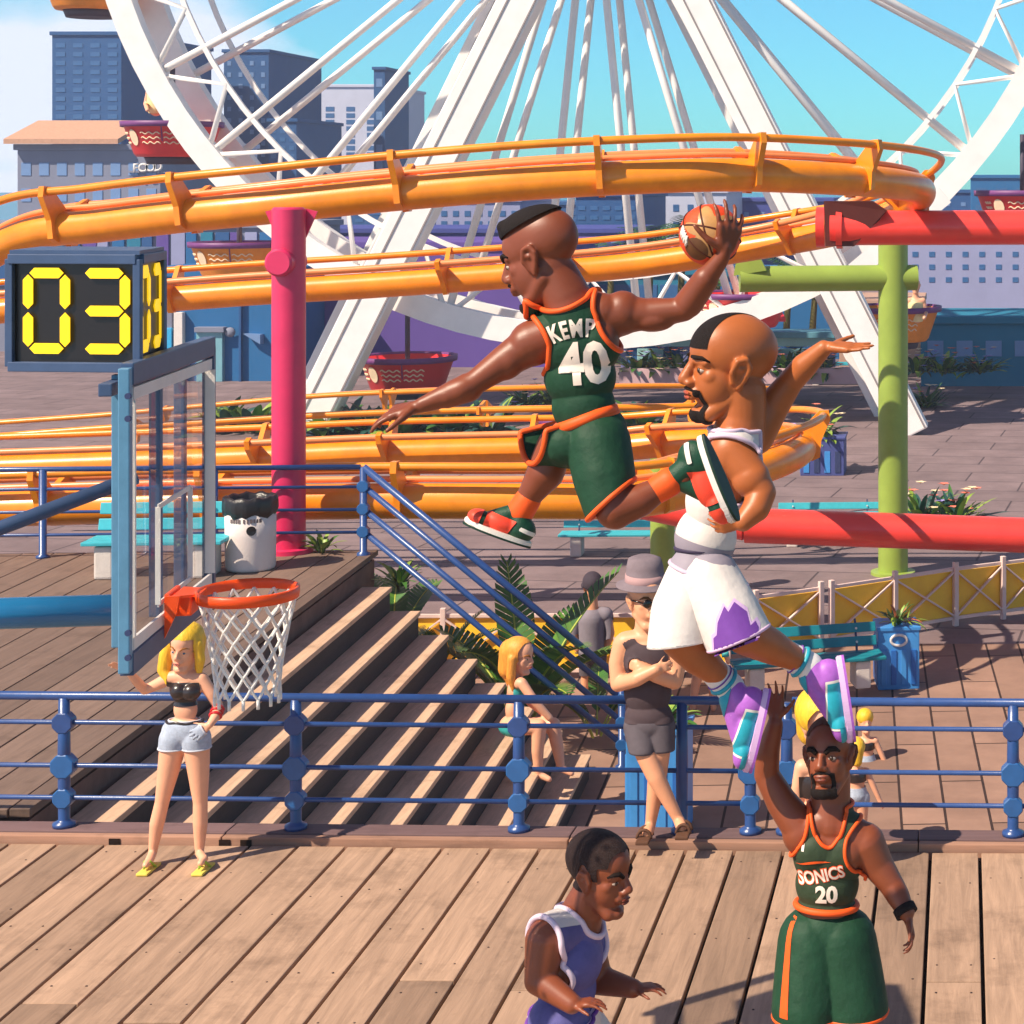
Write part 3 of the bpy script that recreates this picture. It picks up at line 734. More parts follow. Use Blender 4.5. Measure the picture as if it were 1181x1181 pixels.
b = MB(); b.prism([P(280, 385, 77.6), P(300, 386, 77.6), P(300, 397, 77.6)], (0, .4, 0)); b.build('awning', WINL, b_)
slab(b_, 236, 302, 250, 318, 77.7, .3, WHT, 'menu_board')
for i in range(3): slab(b_, 238, 304 + i * 4.4, 248, 306 + i * 4.4, 77.5, .06, WINB, 'menu_line')
building('long indigo block with pale windows above the purple hall', 330, 720, 268, 112, 10, 'indigo', 2, 18, WINL, (.4, .4), pytop=272, pybot=296)
building('broad hazy blue block filling the gap behind the wheel spokes', 404, 690, 236, 150, 12, 'navy', 4, 14, WINB, (.45, .45), pytop=242, pybot=275)
building('large purple hall behind the lowest red gondola', 318, 650, 285, 84, 8, 'purple', 0, 0)
building('teal glass pavilion behind the raised arm', 655, 812, 316, 90, 6, 'teal', 1, 6, WINB, (.88, .8), pytop=322, pybot=385)
building('blue shed behind the stall with palm fronds against it', 806, 968, 318, 88, 6, 'blue', 0, 0)
building('ochre kiosk behind the right leg of the wheel', 968, 1062, 352, 80, 5, 'tan', 0, 0)
building('teal panelled kiosk at the right edge behind flowers', 1062, 1230, 372, 76, 5, 'teal', 1, 5, WINL, pytop=384, pybot=420)
# flower stall with a pale teal fascia and red awning
SY = 70
sl_ = empty('flower_stall', P(830, 432, SY), 'long flower stall with pale teal fascia, red awning and lavender posts', 'stall')
FAS = mat('fascia_teal', (150, 196, 196), .55, .3, .1, 1); STP = mat('stall_post', (120, 122, 176), .5, .4, .1)
slab(sl_, 714, 388, 966, 399, SY, .5, FAS, 'fascia'); slab(sl_, 714, 381, 966, 388, SY + .3, 1.6, mat('stall_roof', (96, 150, 168), .6, .3, .1), 'roof')
for px in (720, 792, 874, 960): slab(sl_, px - 3.5, 399, px + 3.5, 442, SY + .0, .22, STP, 'post')
slab(sl_, 722, 399, 960, 430, SY + 2.2, .2, bm_('navy'), 'back_wall')
for i, (a, c) in enumerate(((735, 765), (800, 850), (895, 930))): slab(sl_, a, 402, c, 422, SY + 2.0, .12, FAS, 'panel')
slab(sl_, 716, 424, 990, 442, SY - .5, .7, mat('planter_pink', (206, 170, 176), .7, .2, .08, 1), 'planter_wall')
b = MB(); b.prism([P(798, 352, SY - .4), P(896, 352, SY - .4), P(906, 371, SY - 1.4), P(798, 371, SY - 1.4)], (0, 0, .12)); b.build('awning', mat('awning_red', (236, 60, 76), .6, .3, .05), sl_)

# ---------------------------------------------------------------- vegetation
LG = [mat('leaf_green', (62, 108, 44), .45, .4, .3, 3), mat('leaf_lime', (134, 160, 62), .45, .4, .25, 3), mat('leaf_blue_green', (44, 84, 78), .5, .3, .3, 3)]
PETAL = [mat('petal_cream', (236, 214, 176), .6, .2, .1), mat('petal_coral', (232, 128, 108), .6, .2, .1), mat('petal_lilac', (160, 150, 214), .6, .2, .1)]
STEM = mat('stem_brown', (92, 84, 44), .7, .2, .2)
def blade(b, base, az, length, width, droop, tilt, mi=0, n=7, fold=.25):
    d = V((math.cos(az), math.sin(az), 0)); s = V((-math.sin(az), math.cos(az), 0)); pts = []
    p = V(base); ang = tilt
    rows = []
    for i in range(n + 1):
        t = i / n; w = width * (math.sin(math.pi * min(1, t * .92 + .08)) ** .8) * (1 - .15 * t)
        up = V((0, 0, 1)) * math.cos(ang) - d * math.sin(ang)
        rows.append((p - s * w + up * fold * w, p.copy(), p + s * w + up * fold * w))
        p = p + (d * math.cos(ang) + V((0, 0, 1)) * math.sin(ang)) * length / n; ang -= droop / n
    vs = [[b.bm.verts.new(c) for c in r] for r in rows]
    for A, B in zip(vs, vs[1:]):
        for k in (0, 1):
            f = b.bm.faces.new((A[k], A[k + 1], B[k + 1], B[k])); f.material_index = mi; f.smooth = True
def plant(name, loc, n, length, width, label, cat, group=None, mats=None, tilt=(.5, 1.4), droop=(.6, 1.8), seed=1, stem=True, petals=0, spread=.08, scale=1.0):
    rnd = random.Random(seed); root = empty(name, loc, label, cat, group)
    b = MB()
    for i in range(n):
        a = rnd.uniform(0, 6.283); r = rnd.uniform(0, spread)
        blade(b, (r * math.cos(a), r * math.sin(a), rnd.uniform(0, .06)), a + rnd.uniform(-.4, .4), length * rnd.uniform(.6, 1.1), width * rnd.uniform(.7, 1.15), rnd.uniform(*droop), rnd.uniform(*tilt), rnd.randrange(len(mats)))
    b.build('foliage', mats, root, world=False, norm=False)
    if petals:
        b = MB()
        for i in range(petals):
            a = rnd.uniform(0, 6.283); r = rnd.uniform(0, length * .8); c = V((r * math.cos(a), r * math.sin(a), rnd.uniform(.25, 1.0) * length)); mi = rnd.randrange(3)
            for k in range(5):
                blade(b, c, k * 1.257 + a, .16 * length, .06 * length, .5, .4, mi, 2)
        b.build('flower', PETAL, root, world=False, norm=False)
    if stem:
        b = MB()
        for i in range(max(3, n // 8)):
            a = rnd.uniform(0, 6.283); b.tube([(0, 0, -.05), (spread * .5 * math.cos(a), spread * .5 * math.sin(a), length * .2), (spread * math.cos(a), spread * math.sin(a), length * .42)], [.03 * length, .022 * length, .012 * length], 6)
        b.build('stem', STEM, root, world=False)
    root.scale = (scale,) * 3
    return root
# stall flowers
k = 0
for px in (738, 760, 784, 812, 842, 884, 908, 932, 950, 1058, 1090, 1130):
    k += 1
    lab = 'flowering bush in the stall planter, number %d' % k
    plant('flower_bush', P(px, 430, SY - .2 if px < 1000 else 72), 46, 1.0, .13, {738: 'cream flowering bush at the left post of the flower stall', 760: 'flowering bush beside the leaping player in the flower stall', 784: 'flowering bush left of the second stall post', 812: 'flowering bush in the stall just left of the bald head', 842: 'flowering bush in the stall behind the bald head', 884: 'flowering bush in the stall just right of the bald head', 908: 'flowering bush in the stall under the red awning tip', 932: 'flowering bush beside the raised palm', 950: 'flowering bush at the right end of the stall', 1058: 'flowering bush just right of the green post', 1090: 'flowering bush right of the green post, second', 1130: 'flowering bush farthest right'}[px], 'bush', 'flower bushes in and beside the stall', [LG[2], LG[0], LG[1]], (.2, 1.5), (.4, 1.6), k + 20, True, 16, .5)
# hedge plants behind the lower loop
HG = [(262, 'left of the pink post, nearest the backboard'), (292, 'just left of the pink post'), (372, 'just right of the pink post'), (402, 'second to the right of the pink post'), (432, 'left of the reaching hand'), (462, 'under the reaching hand'), (492, 'just right of the reaching hand'), (530, 'under the outstretched forearm'), (566, 'right end of the hedge by the shorts'), (735, 'just right of the green shorts')]
for i, (px, where) in enumerate(HG):
    plant('agave', G(px, 497 + (i % 3) * 2, ZL), 40, 1.3, .19, 'broad leaved green plant in the far hedge, ' + where, 'plant', 'broad leaved plants in the far hedge', [LG[2], LG[1], LG[0]] if i % 2 else [LG[2], LG[2], LG[1]], (.35, 1.4), (.3, 1.5), i + 50, True, 0, .45)
tl = empty('hedge_planter', G(420, 502, ZL), 'long low pale planter wall under the far hedge', 'planter')
slab(tl, 240, 492, 590, 502, 63.2, .6, mat('planter_grey', (150, 136, 144), .8, .2, .1, 1), 'wall')
for i, (px, py, w_) in enumerate([(1060, 604, 'just right of the green post below the coral beam'), (1100, 606, 'second to the right of the green post'), (606, 470, 'behind the front leg of the leaping player'), (640, 468, 'behind the shorts of the leaping player'), (1068, 470, 'right of the green post on the far plaza')]):
    plant('shrub', G(px, py, ZL), 60, 1.0, .09, 'bushy plant ' + w_, 'bush', 'low bushes on the plaza', [LG[0], LG[1], LG[2]], (.3, 1.4), (.3, 1.4), i + 140, True, 10, .35)
# palms far behind
def palm(loc, h, fl, label, seed, m):
    rnd = random.Random(seed); root = empty('palm_tree', loc, label, 'palm tree', 'far palm trees')
    b = MB(); b.tube([(0, 0, 0), (.1, 0, h * .5), (.25, 0, h)], [.2, .15, .12], 10); b.build('trunk', STEM, root, world=False)
    b = MB()
    for i in range(16):
        az = i * 2.4 + rnd.uniform(-.3, .3); ti = rnd.uniform(.0, 1.1); dr = rnd.uniform(1.0, 1.9)
        p = V((.25, 0, h)); ang = ti; d = V((math.cos(az), math.sin(az), 0)); s = V((-math.sin(az), math.cos(az), 0))
        n = 12; prev = p.copy()
        for q in range(n):
            p2 = p + (d * math.cos(ang) + V((0, 0, 1)) * math.sin(ang)) * fl / n; ang -= dr / n
            lw = fl * .26 * math.sin(math.pi * (q + 1.2) / (n + 1.6))
            for sg in (1, -1):
                e = p + s * sg * lw + d * lw * .35 - V((0, 0, .25 * lw))
                vs = [b.bm.verts.new(x) for x in (p, p + (p2 - p) * .62, e + (p2 - p) * .2, e)]
                f = b.bm.faces.new(vs); f.material_index = rnd.randrange(2)
            p = p2
    b.build('crown', m, root, world=False, norm=False); return root
for i, (px, py, Y, h, fl, w_) in enumerate([(745, 300, 80, 5.6, 1.8, 'left of the raised arm, in front of the teal pavilion'), (782, 290, 82, 6.0, 1.9, 'under the basketball'), (822, 320, 80, 4.6, 1.6, 'under the elbow of the raised arm'), (905, 352, 84, 4.2, 1.5, 'against the blue shed'), (935, 352, 84, 4.0, 1.4, 'at the right end of the blue shed'), (700, 318, 84, 5.0, 1.7, 'behind the shoulder of the leaping player')]):
    c = P(px, py, Y); palm((c.x, Y, ZL), h, fl, 'far palm tree ' + w_, i + 5, [LG[2], LG[0]])
# big banana leaves beside the stairs
def banana(loc, label, n, hh, seed, lean=None):
    rnd = random.Random(seed); root = empty('banana_plant', loc, label, 'plant', 'large leaved plants beside the stairs')
    fol = MB(); rib = MB()
    for i in range(n):
        az = lean[i] if lean and i < len(lean) else rnd.uniform(0, 6.283)
        L_ = hh * rnd.uniform(.75, 1.05); ti = rnd.uniform(1.0, 1.45); dr = rnd.uniform(.5, 1.3)
        d = V((math.cos(az), math.sin(az), 0)); s = V((-math.sin(az), math.cos(az), 0)); p = V((.06 * math.cos(az), .06 * math.sin(az), 0)); ang = ti; cl = []
        N_ = 26; fr_ = []
        for q in range(N_ + 1):
            cl.append(p.copy()); up = V((0, 0, 1)) * math.cos(ang) - d * math.sin(ang); fr_.append(up)
            p = p + (d * math.cos(ang) + V((0, 0, 1)) * math.sin(ang)) * L_ / N_; ang -= dr / N_
        for q in range(7, N_):
            t = (q - 7) / (N_ - 7); w0 = hh * .105 * math.sin(math.pi * min(1, .12 + .88 * t)) ** .7 + .01
            fwd = (cl[q + 1] - cl[q])
            for sg in (1, -1):
                e = cl[q] + s * sg * w0 + fwd * 1.5 + fr_[q] * w0 * .35
                vs = [fol.bm.verts.new(x) for x in (cl[q], cl[q + 1], e + fwd * .88, e)]
                f = fol.bm.faces.new(vs); f.material_index = rnd.choice((0, 0, 1))
        rib.tube(cl, [.028 * (1 - .8 * q / N_) * hh / 2.2 for q in range(N_ + 1)], 6)
    fol.build('leaf_blades', [LG[0], mat('leaf_mid', (82, 124, 40), .4, .45, .3, 3)], root, world=False, norm=False)
    rib.build('leaf_ribs', mat('rib_yellow', (176, 182, 74), .5, .4, .1), root, world=False); return root
banana(P(602, 850, 27.3), 'tall banana plant with broad upright leaves behind the stair handrail', 9, 2.55, 3, [1.2, -.5, 3.5, 4.4, 2.6, .5, 5.4, 2.0, -1.0])
banana(P(452, 770, 26.9), 'narrow banana plant between the platform corner and the first steps', 7, 1.75, 8)
banana(P(500, 790, 27.6), 'dark leafy banana plant at the stair edge before the yellow fence', 6, 1.2, 9)
banana(P(688, 850, 26.9), 'small banana plant below the man in the grey cap', 6, 1.25, 14)
for i, (px, py, L_, w_) in enumerate([(372, 634, .38, 'right of the pink post base'), (253, 588, .55, 'left of the white bin'), (460, 652, .5, 'at the top of the stair handrail')]):
    plant('tuft', G(px, py + 4, 0) if i < 2 else P(px, py + 26, 26.3), 22, L_, .04, 'small bright green tuft of leaves ' + w_, 'plant', 'small leaf tufts by the platform', [LG[0], LG[1]], (.4, 1.4), (.5, 1.6), i + 90, True, 0, .1)

# ---------------------------------------------------------------- benches
def bench(loc, rz, label, m, L_=2.1, nback=2):
    root = empty('bench', loc, label, 'bench', 'teal slatted benches', rz)
    for i in range(nback):
        b = MB(); z = .62 + i * .2; b.box((0, .30 + i * .06, z), (L_, .045, .15), Matrix.Rotation(R(-14), 3, 'X'), bev=.012); b.build('back_slat', m, root, world=False)
    for i in range(3):
        b = MB(); b.box((0, -.18 + i * .19, .46), (L_ * 1.03, .16, .05), bev=.012); b.build('seat_slat', m, root, world=False)
    for sx in (-1, 1):
        b = MB(); b.box((sx * L_ * .36, .02, .21), (.24, .46, .42), bev=.03); b.build('leg', CONC, root, world=False)
        b = MB(); b.bar((sx * L_ * .36, .24, .42), (sx * L_ * .36, .41, .95), .05, .03, V((1, 0, 0)), .006); b.build('back_bracket', NAVY, root, world=False)
        for i in range(nback):
            b = MB(); b.cyl((sx * L_ * .36, .26 + i * .06, .62 + i * .2), (sx * L_ * .36, .262 + i * .06 - .02, .62 + i * .2), .018, seg=8); b.build('bolt', WHT, root, world=False)
    return root
bench(P(932, 795, 29.4) * 1.0, R(16), 'dark teal bench in front of the yellow fence beside the square blue planter', TEAL, 2.3)
bench(G(957, 629, ZL), R(3), 'light teal bench behind the coral beam left of the green post', TEALL, 2.3)
bench(G(712, 640, ZL), R(2), 'blue bench under the coaster behind the bent knee of the ball carrier', TEALL, 2.4, 1)
bench(G(182, 664, 0), R(4), 'light teal bench on concrete legs seen through the clear backboard', TEALL, 1.7)
bench(G(968, 444, ZL), R(0), 'far teal bench under the open hand, in front of the flower stall', TEALL, 2.6)
# ---------------------------------------------------------------- planters
PB = mat('planter_blue', (66, 142, 210), .45, .4, .12, 4); PBD = mat('planter_deep_blue', (40, 104, 182), .45, .4, .1)
def planter(c, w, h, label, m1, m2, seed, ring_=True, rz=0.0):
    root = empty('planter', c, label, 'planter', None, rz)
    b = MB(); b.box((0, 0, h / 2), (w, w, h), bev=.015); b.build('box', m1, root, world=False)
    for i in range(4):
        for dr in range(2):
            b = MB(); x = (-.36 + .24 * i) * w
            b.box(((x, -w / 2 - .008, h * .36) if dr == 0 else (-w / 2 - .008, x, h * .42)), ((w * .13, .02, h * .56) if dr == 0 else (.02, w * .13, h * .7)), bev=.006); b.build('slat', m2 if i % 2 else PB, root, world=False)
    b = MB(); b.box((0, 0, h - .02), (w * 1.06, w * 1.06, .06), bev=.012); b.build('lip', m1, root, world=False)
    if ring_:
        b = MB(); b.tube([(w * .19 * math.cos(t * math.pi / 10), -w / 2 - .012, h * .80 + w * .13 * math.sin(t * math.pi / 10)) for t in range(20)], .022, 8, closed=True); b.build('ring_emblem', WHT, root, world=False)
    return root
c1 = P(1034, 790, 30.5); c1.z = ZL
planter(c1, .66, .98, 'square light blue planter with a white ring emblem beside the dark teal bench', PB, PBD, 1, rz=R(8))
plant('fern', c1 + V((0, 0, .96)), 40, .42, .03, 'reddish green spiky plant in the light blue planter', 'plant', None, [LG[0], mat('leaf_red', (176, 96, 62), .5, .3, .2), LG[1]], (.3, 1.4), (.4, 1.6), 41, True, 0, .2)
c2 = P(761, 945, 23.6); c2.z = ZL
planter(c2, .72, 1.32, 'tall blue slatted planter behind the man with crossed arms', PB, PBD, 2, False)
plant('fern', c2 + V((0, 0, 1.3)), 26, .42, .06, 'lime green plant in the tall blue slatted planter', 'plant', None, [LG[1], LG[0]], (.2, 1.3), (.6, 1.6), 42, True, 0, .25)
c3 = G(950, 545, ZL)
planter(c3, 1.2, 1.05, 'dark blue planter on the far plaza left of the green post', mat('planter_indigo', (74, 82, 140), .6, .3, .1), NAVY, 3, False)
plant('agave', c3 + V((-.1, 0, 1.0)), 26, 1.0, .12, 'dark broad leaved plant in the indigo planter', 'plant', None, [LG[2], LG[2], LG[1]], (.1, 1.3), (.6, 1.7), 43, True, 8, .3)
# white fence with yellow boards
def fence(pts, label, bays):
    A = pts; root = empty('picket_fence', A[0], label, 'fence')
    h = 1.08
    for (p, q, n) in [(A[i], A[i + 1], bays[i]) for i in range(len(A) - 1)]:
        d = (q - p); L_ = d.length; d = d.normalized(); nrm = V((d.y, -d.x, 0))
        b = MB(); b.bar(p + V((0, 0, .56)) , q + V((0, 0, .56)), .03, .80, V((0, 0, 1))); 
        b.bm.free(); b = MB(); b.prism([p + V((0, 0, .14)), q + V((0, 0, .14)), q + V((0, 0, .98)), p + V((0, 0, .98))], nrm * -.03); b.build('board_panel', YEL, root)
        for z in (.14, h - .05):
            b = MB(); b.bar(p + nrm * .03 + V((0, 0, z)), q + nrm * .03 + V((0, 0, z)), .05, .06, bev=.008); b.build('rail', FPINK, root)
        for i in range(n):
            a = p + d * L_ * i / n; c = p + d * L_ * (i + 1) / n
            for (u, v_, o_) in ((.16, h - .08, .05), (h - .08, .16, .07)):
                b = MB(); b.bar(a + nrm * o_ + V((0, 0, u)), c + nrm * o_ + V((0, 0, v_)), .03, .055, nrm, .006); b.build('cross_brace', FPINK, root)
        for i in range(n + 1):
            a = p + d * L_ * i / n + nrm * .06; b = MB(); b.box(a + V((0, 0, h / 2 + .04)), (.085, .085, h + .08), rz=math.atan2(d.y, d.x), bev=.01); b.build('post', FPINK, root)
def FPt(px, py, Y): q = P(px, py, Y); return V((q.x, q.y, ZL))
fence([FPt(430, 0, 30.8), FPt(840, 0, 30.9)], 'white cross braced fence with yellow boards behind the man in the grey cap', [5])
fence([FPt(870, 0, 32.2), FPt(945, 0, 32.9)], 'short white fence bay with yellow boards just right of the white shorts', [1])
fence([FPt(957, 0, 33.0), FPt(1100, 0, 34.6), FPt(1260, 0, 36.2)], 'white fence with yellow boards rising behind the light blue planter', [2, 3])
# ---------------------------------------------------------------- figures: one continuous skin grown from joints
class Body:
    def __init__(s): s.v = []; s.f = []
    def seg(s, a, b, ra, rb=None, n=26):
        a, b = V(a), V(b); rb = ra if rb is None else rb
        d = b - a
        if d.length < 1e-6: d = V((0, 0, 1e-4))
        x, y, z = frame_from(d); rings = []
        for c, r, sg in ((a, ra, -1), (b, rb, 1)):
            ts = (-1.5, -1.25, -.94, -.63, -.31, 0) if sg < 0 else (0, .31, .63, .94, 1.25, 1.5)
            for t in ts: rings.append((c + z * math.sin(t) * r, math.cos(t) * r))
        o = len(s.v)
        for c, r in rings:
            for k in range(n): s.v.append(c + x * r * math.cos(2 * math.pi * k / n) + y * r * math.sin(2 * math.pi * k / n))
        m = len(rings)
        for i in range(m - 1):
            for k in range(n): s.f.append((o + i * n + k, o + i * n + (k + 1) % n, o + (i + 1) * n + (k + 1) % n, o + (i + 1) * n + k))
        s.f.append(tuple(o + k for k in range(n))[::-1]); s.f.append(tuple(o + (m - 1) * n + k for k in range(n)))
        return s
    def chain(s, pts, rs):
        for i in range(len(pts) - 1): s.seg(pts[i], pts[i + 1], rs[i], rs[i + 1])
        return s
    def ell(s, c, r, rot=None, n=44, m=28):
        c = V(c); rot = rot or Matrix.Identity(3); o = len(s.v)
        for i in range(1, m):
            t = math.pi * i / m
            for k in range(n):
                p = 2 * math.pi * k / n
                s.v.append(c + rot @ V((r[0] * math.sin(t) * math.cos(p), r[1] * math.sin(t) * math.sin(p), r[2] * math.cos(t))))
        for i in range(m - 2):
            for k in range(n): s.f.append((o + i * n + k, o + (i + 1) * n + k, o + (i + 1) * n + (k + 1) % n, o + i * n + (k + 1) % n))
        s.f.append(tuple(o + k for k in range(n))); s.f.append(tuple(o + (m - 2) * n + k for k in range(n))[::-1])
        return s
    def mesh(s, voxel=.008, it=5, fac=.5):
        me = bpy.data.meshes.new('tmp'); me.from_pydata([tuple(v) for v in s.v], [], s.f); me.update()
        o = bpy.data.objects.new('tmp', me); COL.objects.link(o)
        r = o.modifiers.new('r', 'REMESH'); r.mode = 'VOXEL'; r.voxel_size = voxel
        sm = o.modifiers.new('s', 'SMOOTH'); sm.factor = fac; sm.iterations = it
        dg = bpy.context.evaluated_depsgraph_get(); dg.update()
        out = bpy.data.meshes.new_from_object(o.evaluated_get(dg))
        bpy.data.objects.remove(o); bpy.data.meshes.remove(me)
        out.shade_smooth(); return out
    def build(s, name, m, parent=None, voxel=.008, it=5, fac=.5):
        me = s.mesh(voxel, it, fac); me.name = name; me.materials.clear(); me.materials.append(m); return link(name, me, parent)

def cut(me, f, off=0.0, invert=False):
    """part of a mesh where f < 0, cut cleanly along f = 0, lifted by off along the normals; returns bmesh"""
    bm = bmesh.new(); bm.from_mesh(me); bm.normal_update()
    val = {v: f(v.co) for v in bm.verts}
    bmesh.ops.delete(bm, geom=[x for x in bm.faces if all(val[v] >= 0 for v in x.verts)], context='FACES')
    bm.verts.ensure_lookup_table()
    mixed = [x for x in bm.faces if any(val[v] >= 0 for v in x.verts)]
    bmesh.ops.triangulate(bm, faces=mixed)
    new = set()
    for e in list(bm.edges):
        a, b = e.verts; fa, fb = val[a], val[b]
        if fa * fb < 0:
            t = fa / (fa - fb); ne, nv = bmesh.utils.edge_split(e, a, min(.98, max(.02, t))); val[nv] = 0.0; new.add(nv)
    for fc in list(bm.faces):
        z = [v for v in fc.verts if v in new]
        if len(z) == 2 and len(fc.verts) > 3:
            try: bmesh.utils.face_split(fc, z[0], z[1])
            except Exception: pass
    bmesh.ops.delete(bm, geom=[x for x in bm.faces if sum(val[v] for v in x.verts) > 1e-9], context='FACES')
    bm.normal_update()
    if off:
        ns = {v: v.normal.copy() for v in bm.verts}
        for v in bm.verts: v.co += ns[v] * off
    for x in bm.faces: x.smooth = True
    return bm
def loops(bm):
    es = [e for e in bm.edges if len(e.link_faces) == 1]; nb = {}
    for e in es:
        for v in e.verts: nb.setdefault(v, []).append(e)
    used = set(); out = []
    for e in es:
        if e in used: continue
        used.add(e); st, cur = e.verts; pl = [st.co.copy(), cur.co.copy()]
        while cur is not st:
            nx = [x for x in nb[cur] if x not in used]
            if not nx: break
            used.add(nx[0]); cur = nx[0].other_vert(cur); pl.append(cur.co.copy())
        if len(pl) > 12: out.append(pl[:-1])
    return out
def smooth_loop(pl, it=6):
    for _ in range(it):
        n = len(pl); pl = [(pl[i - 1] + pl[i] * 2 + pl[(i + 1) % n]) / 4 for i in range(n)]
    return pl[::2] if len(pl) > 40 else pl
def wear(me, f, off, name, m, parent, trim=None, trim_r=.010, trim_name='trim', thick=0.0, flat=1.0, keep=None):
    bm = cut(me, f, off); lp = [smooth_loop(x) for x in loops(bm)] if trim else []
    if thick: bmesh.ops.solidify(bm, geom=bm.faces[:], thickness=thick)
    out = bpy.data.meshes.new(name); bm.to_mesh(out); bm.free(); out.materials.clear()
    for x in (m if isinstance(m, (list, tuple)) else [m]): out.materials.append(x)
    for p in out.polygons: p.material_index = 0; p.use_smooth = True
    o = link(name, out, parent)
    for pl in lp:
        if len(pl) < 8: continue
        if keep and not keep(sum(pl, V()) / len(pl)): continue
        b = MB(); b.tube(pl, trim_r, 8, closed=True, flat=flat); b.build(trim_name, trim, o)
    return o
def bvh_of(o):
    bm = bmesh.new(); bm.from_mesh(o.data); t = BVHTree.FromBMesh(bm); bm.free(); return t
def print_on(tree, txt, size, c, right, up, n, m, parent, name='lettering', bold=.03, arc=0.0, sx=1.0, off=.005, rot=0.0, spacing=1.0):
    me = text_mesh(txt, size, bold, spacing); bm = bmesh.new(); bm.from_mesh(me); bpy.data.meshes.remove(me)
    bmesh.ops.triangulate(bm, faces=bm.faces[:])
    for _ in range(3):
        lo = [e for e in bm.edges if e.calc_length() > size * .10]
        if not lo: break
        bmesh.ops.subdivide_edges(bm, edges=lo, cuts=1); bmesh.ops.triangulate(bm, faces=[f for f in bm.faces if len(f.verts) > 3])
    right, up, n = V(right).normalized(), V(up).normalized(), V(n).normalized()
    for v in bm.verts:
        x, y = v.co.x * sx, v.co.y
        if arc: a = x * arc; x, y = (1 / arc + y) * math.sin(a), (1 / arc + y) * math.cos(a) - 1 / arc
        if rot: x, y = x * math.cos(rot) - y * math.sin(rot), x * math.sin(rot) + y * math.cos(rot)
        p = V(c) + right * x + up * y
        h = tree.ray_cast(p + n * .6, -n, 1.2)
        v.co = (h[0] + n * off) if h[0] else p
    for f in bm.faces: f.smooth = True
    out = bpy.data.meshes.new(name); bm.to_mesh(out); bm.free(); out.materials.append(m); return link(name, out, parent)
def print_shape(tree, outline, c, right, up, n, m, parent, name, off=.004):
    bm = bmesh.new(); right, up, n = V(right).normalized(), V(up).normalized(), V(n).normalized()
    fc = bm.faces.new([bm.verts.new((x, y, 0)) for x, y in outline]); bmesh.ops.triangulate(bm, faces=[fc])
    for _ in range(4):
        lo = [e for e in bm.edges if e.calc_length() > .02]
        if not lo: break
        bmesh.ops.subdivide_edges(bm, edges=lo, cuts=1); bmesh.ops.triangulate(bm, faces=[f for f in bm.faces if len(f.verts) > 3])
    for v in bm.verts:
        p = V(c) + right * v.co.x + up * v.co.y; h = tree.ray_cast(p + n * .6, -n, 1.2); v.co = (h[0] + n * off) if h[0] else p
    out = bpy.data.meshes.new(name); bm.to_mesh(out); bm.free(); out.materials.append(m); return link(name, out, parent)

def hand(B, w, d, n, th, L, curl=.35, spread=.22, thumb_open=.8, thumb_curl=.3, fr=.050):
    d = V(d).normalized(); n = V(n); n = (n - d * n.dot(d)).normalized(); th = V(th); th = (th - d * th.dot(d) - n * th.dot(n)).normalized(); w = V(w)
    B.seg(w - d * .06 * L, w + d * .12 * L, .125 * L, .12 * L)
    ln = (.43, .49, .45, .35)
    for i in range(4):
        s = (1.5 - i) / 1.5
        k = w + d * (.50 - .04 * abs(s - .2)) * L + th * s * .185 * L
        B.seg(w + d * .10 * L + th * s * .09 * L, k, .095 * L, .078 * L)
        dd = (d + th * s * spread).normalized(); p = k; a = 0.0
        cs = curl[i] if isinstance(curl, (list, tuple)) else curl
        for q, fl in enumerate((.46, .31, .23)):
            a += cs * (.7 if q == 0 else 1.0)
            v = dd * math.cos(a) + n * math.sin(a); e = p + v * ln[i] * L * fl
            B.seg(p, e, fr * L * (1.12 - .1 * q), fr * L * (1.02 - .12 * q), 10); p = e
    p = w + d * .10 * L + th * .11 * L; v = (d * (1.15 - thumb_open * .6) + th * thumb_open + n * .15).normalized()
    for q, (fl, r) in enumerate(((.25, .088), (.20, .066), (.15, .056))):
        e = p + v * fl * L; B.seg(p, e, r * L, r * L * .85, 10); p = e; v = (v + (d * .5 + n * thumb_curl) * .45).normalized()

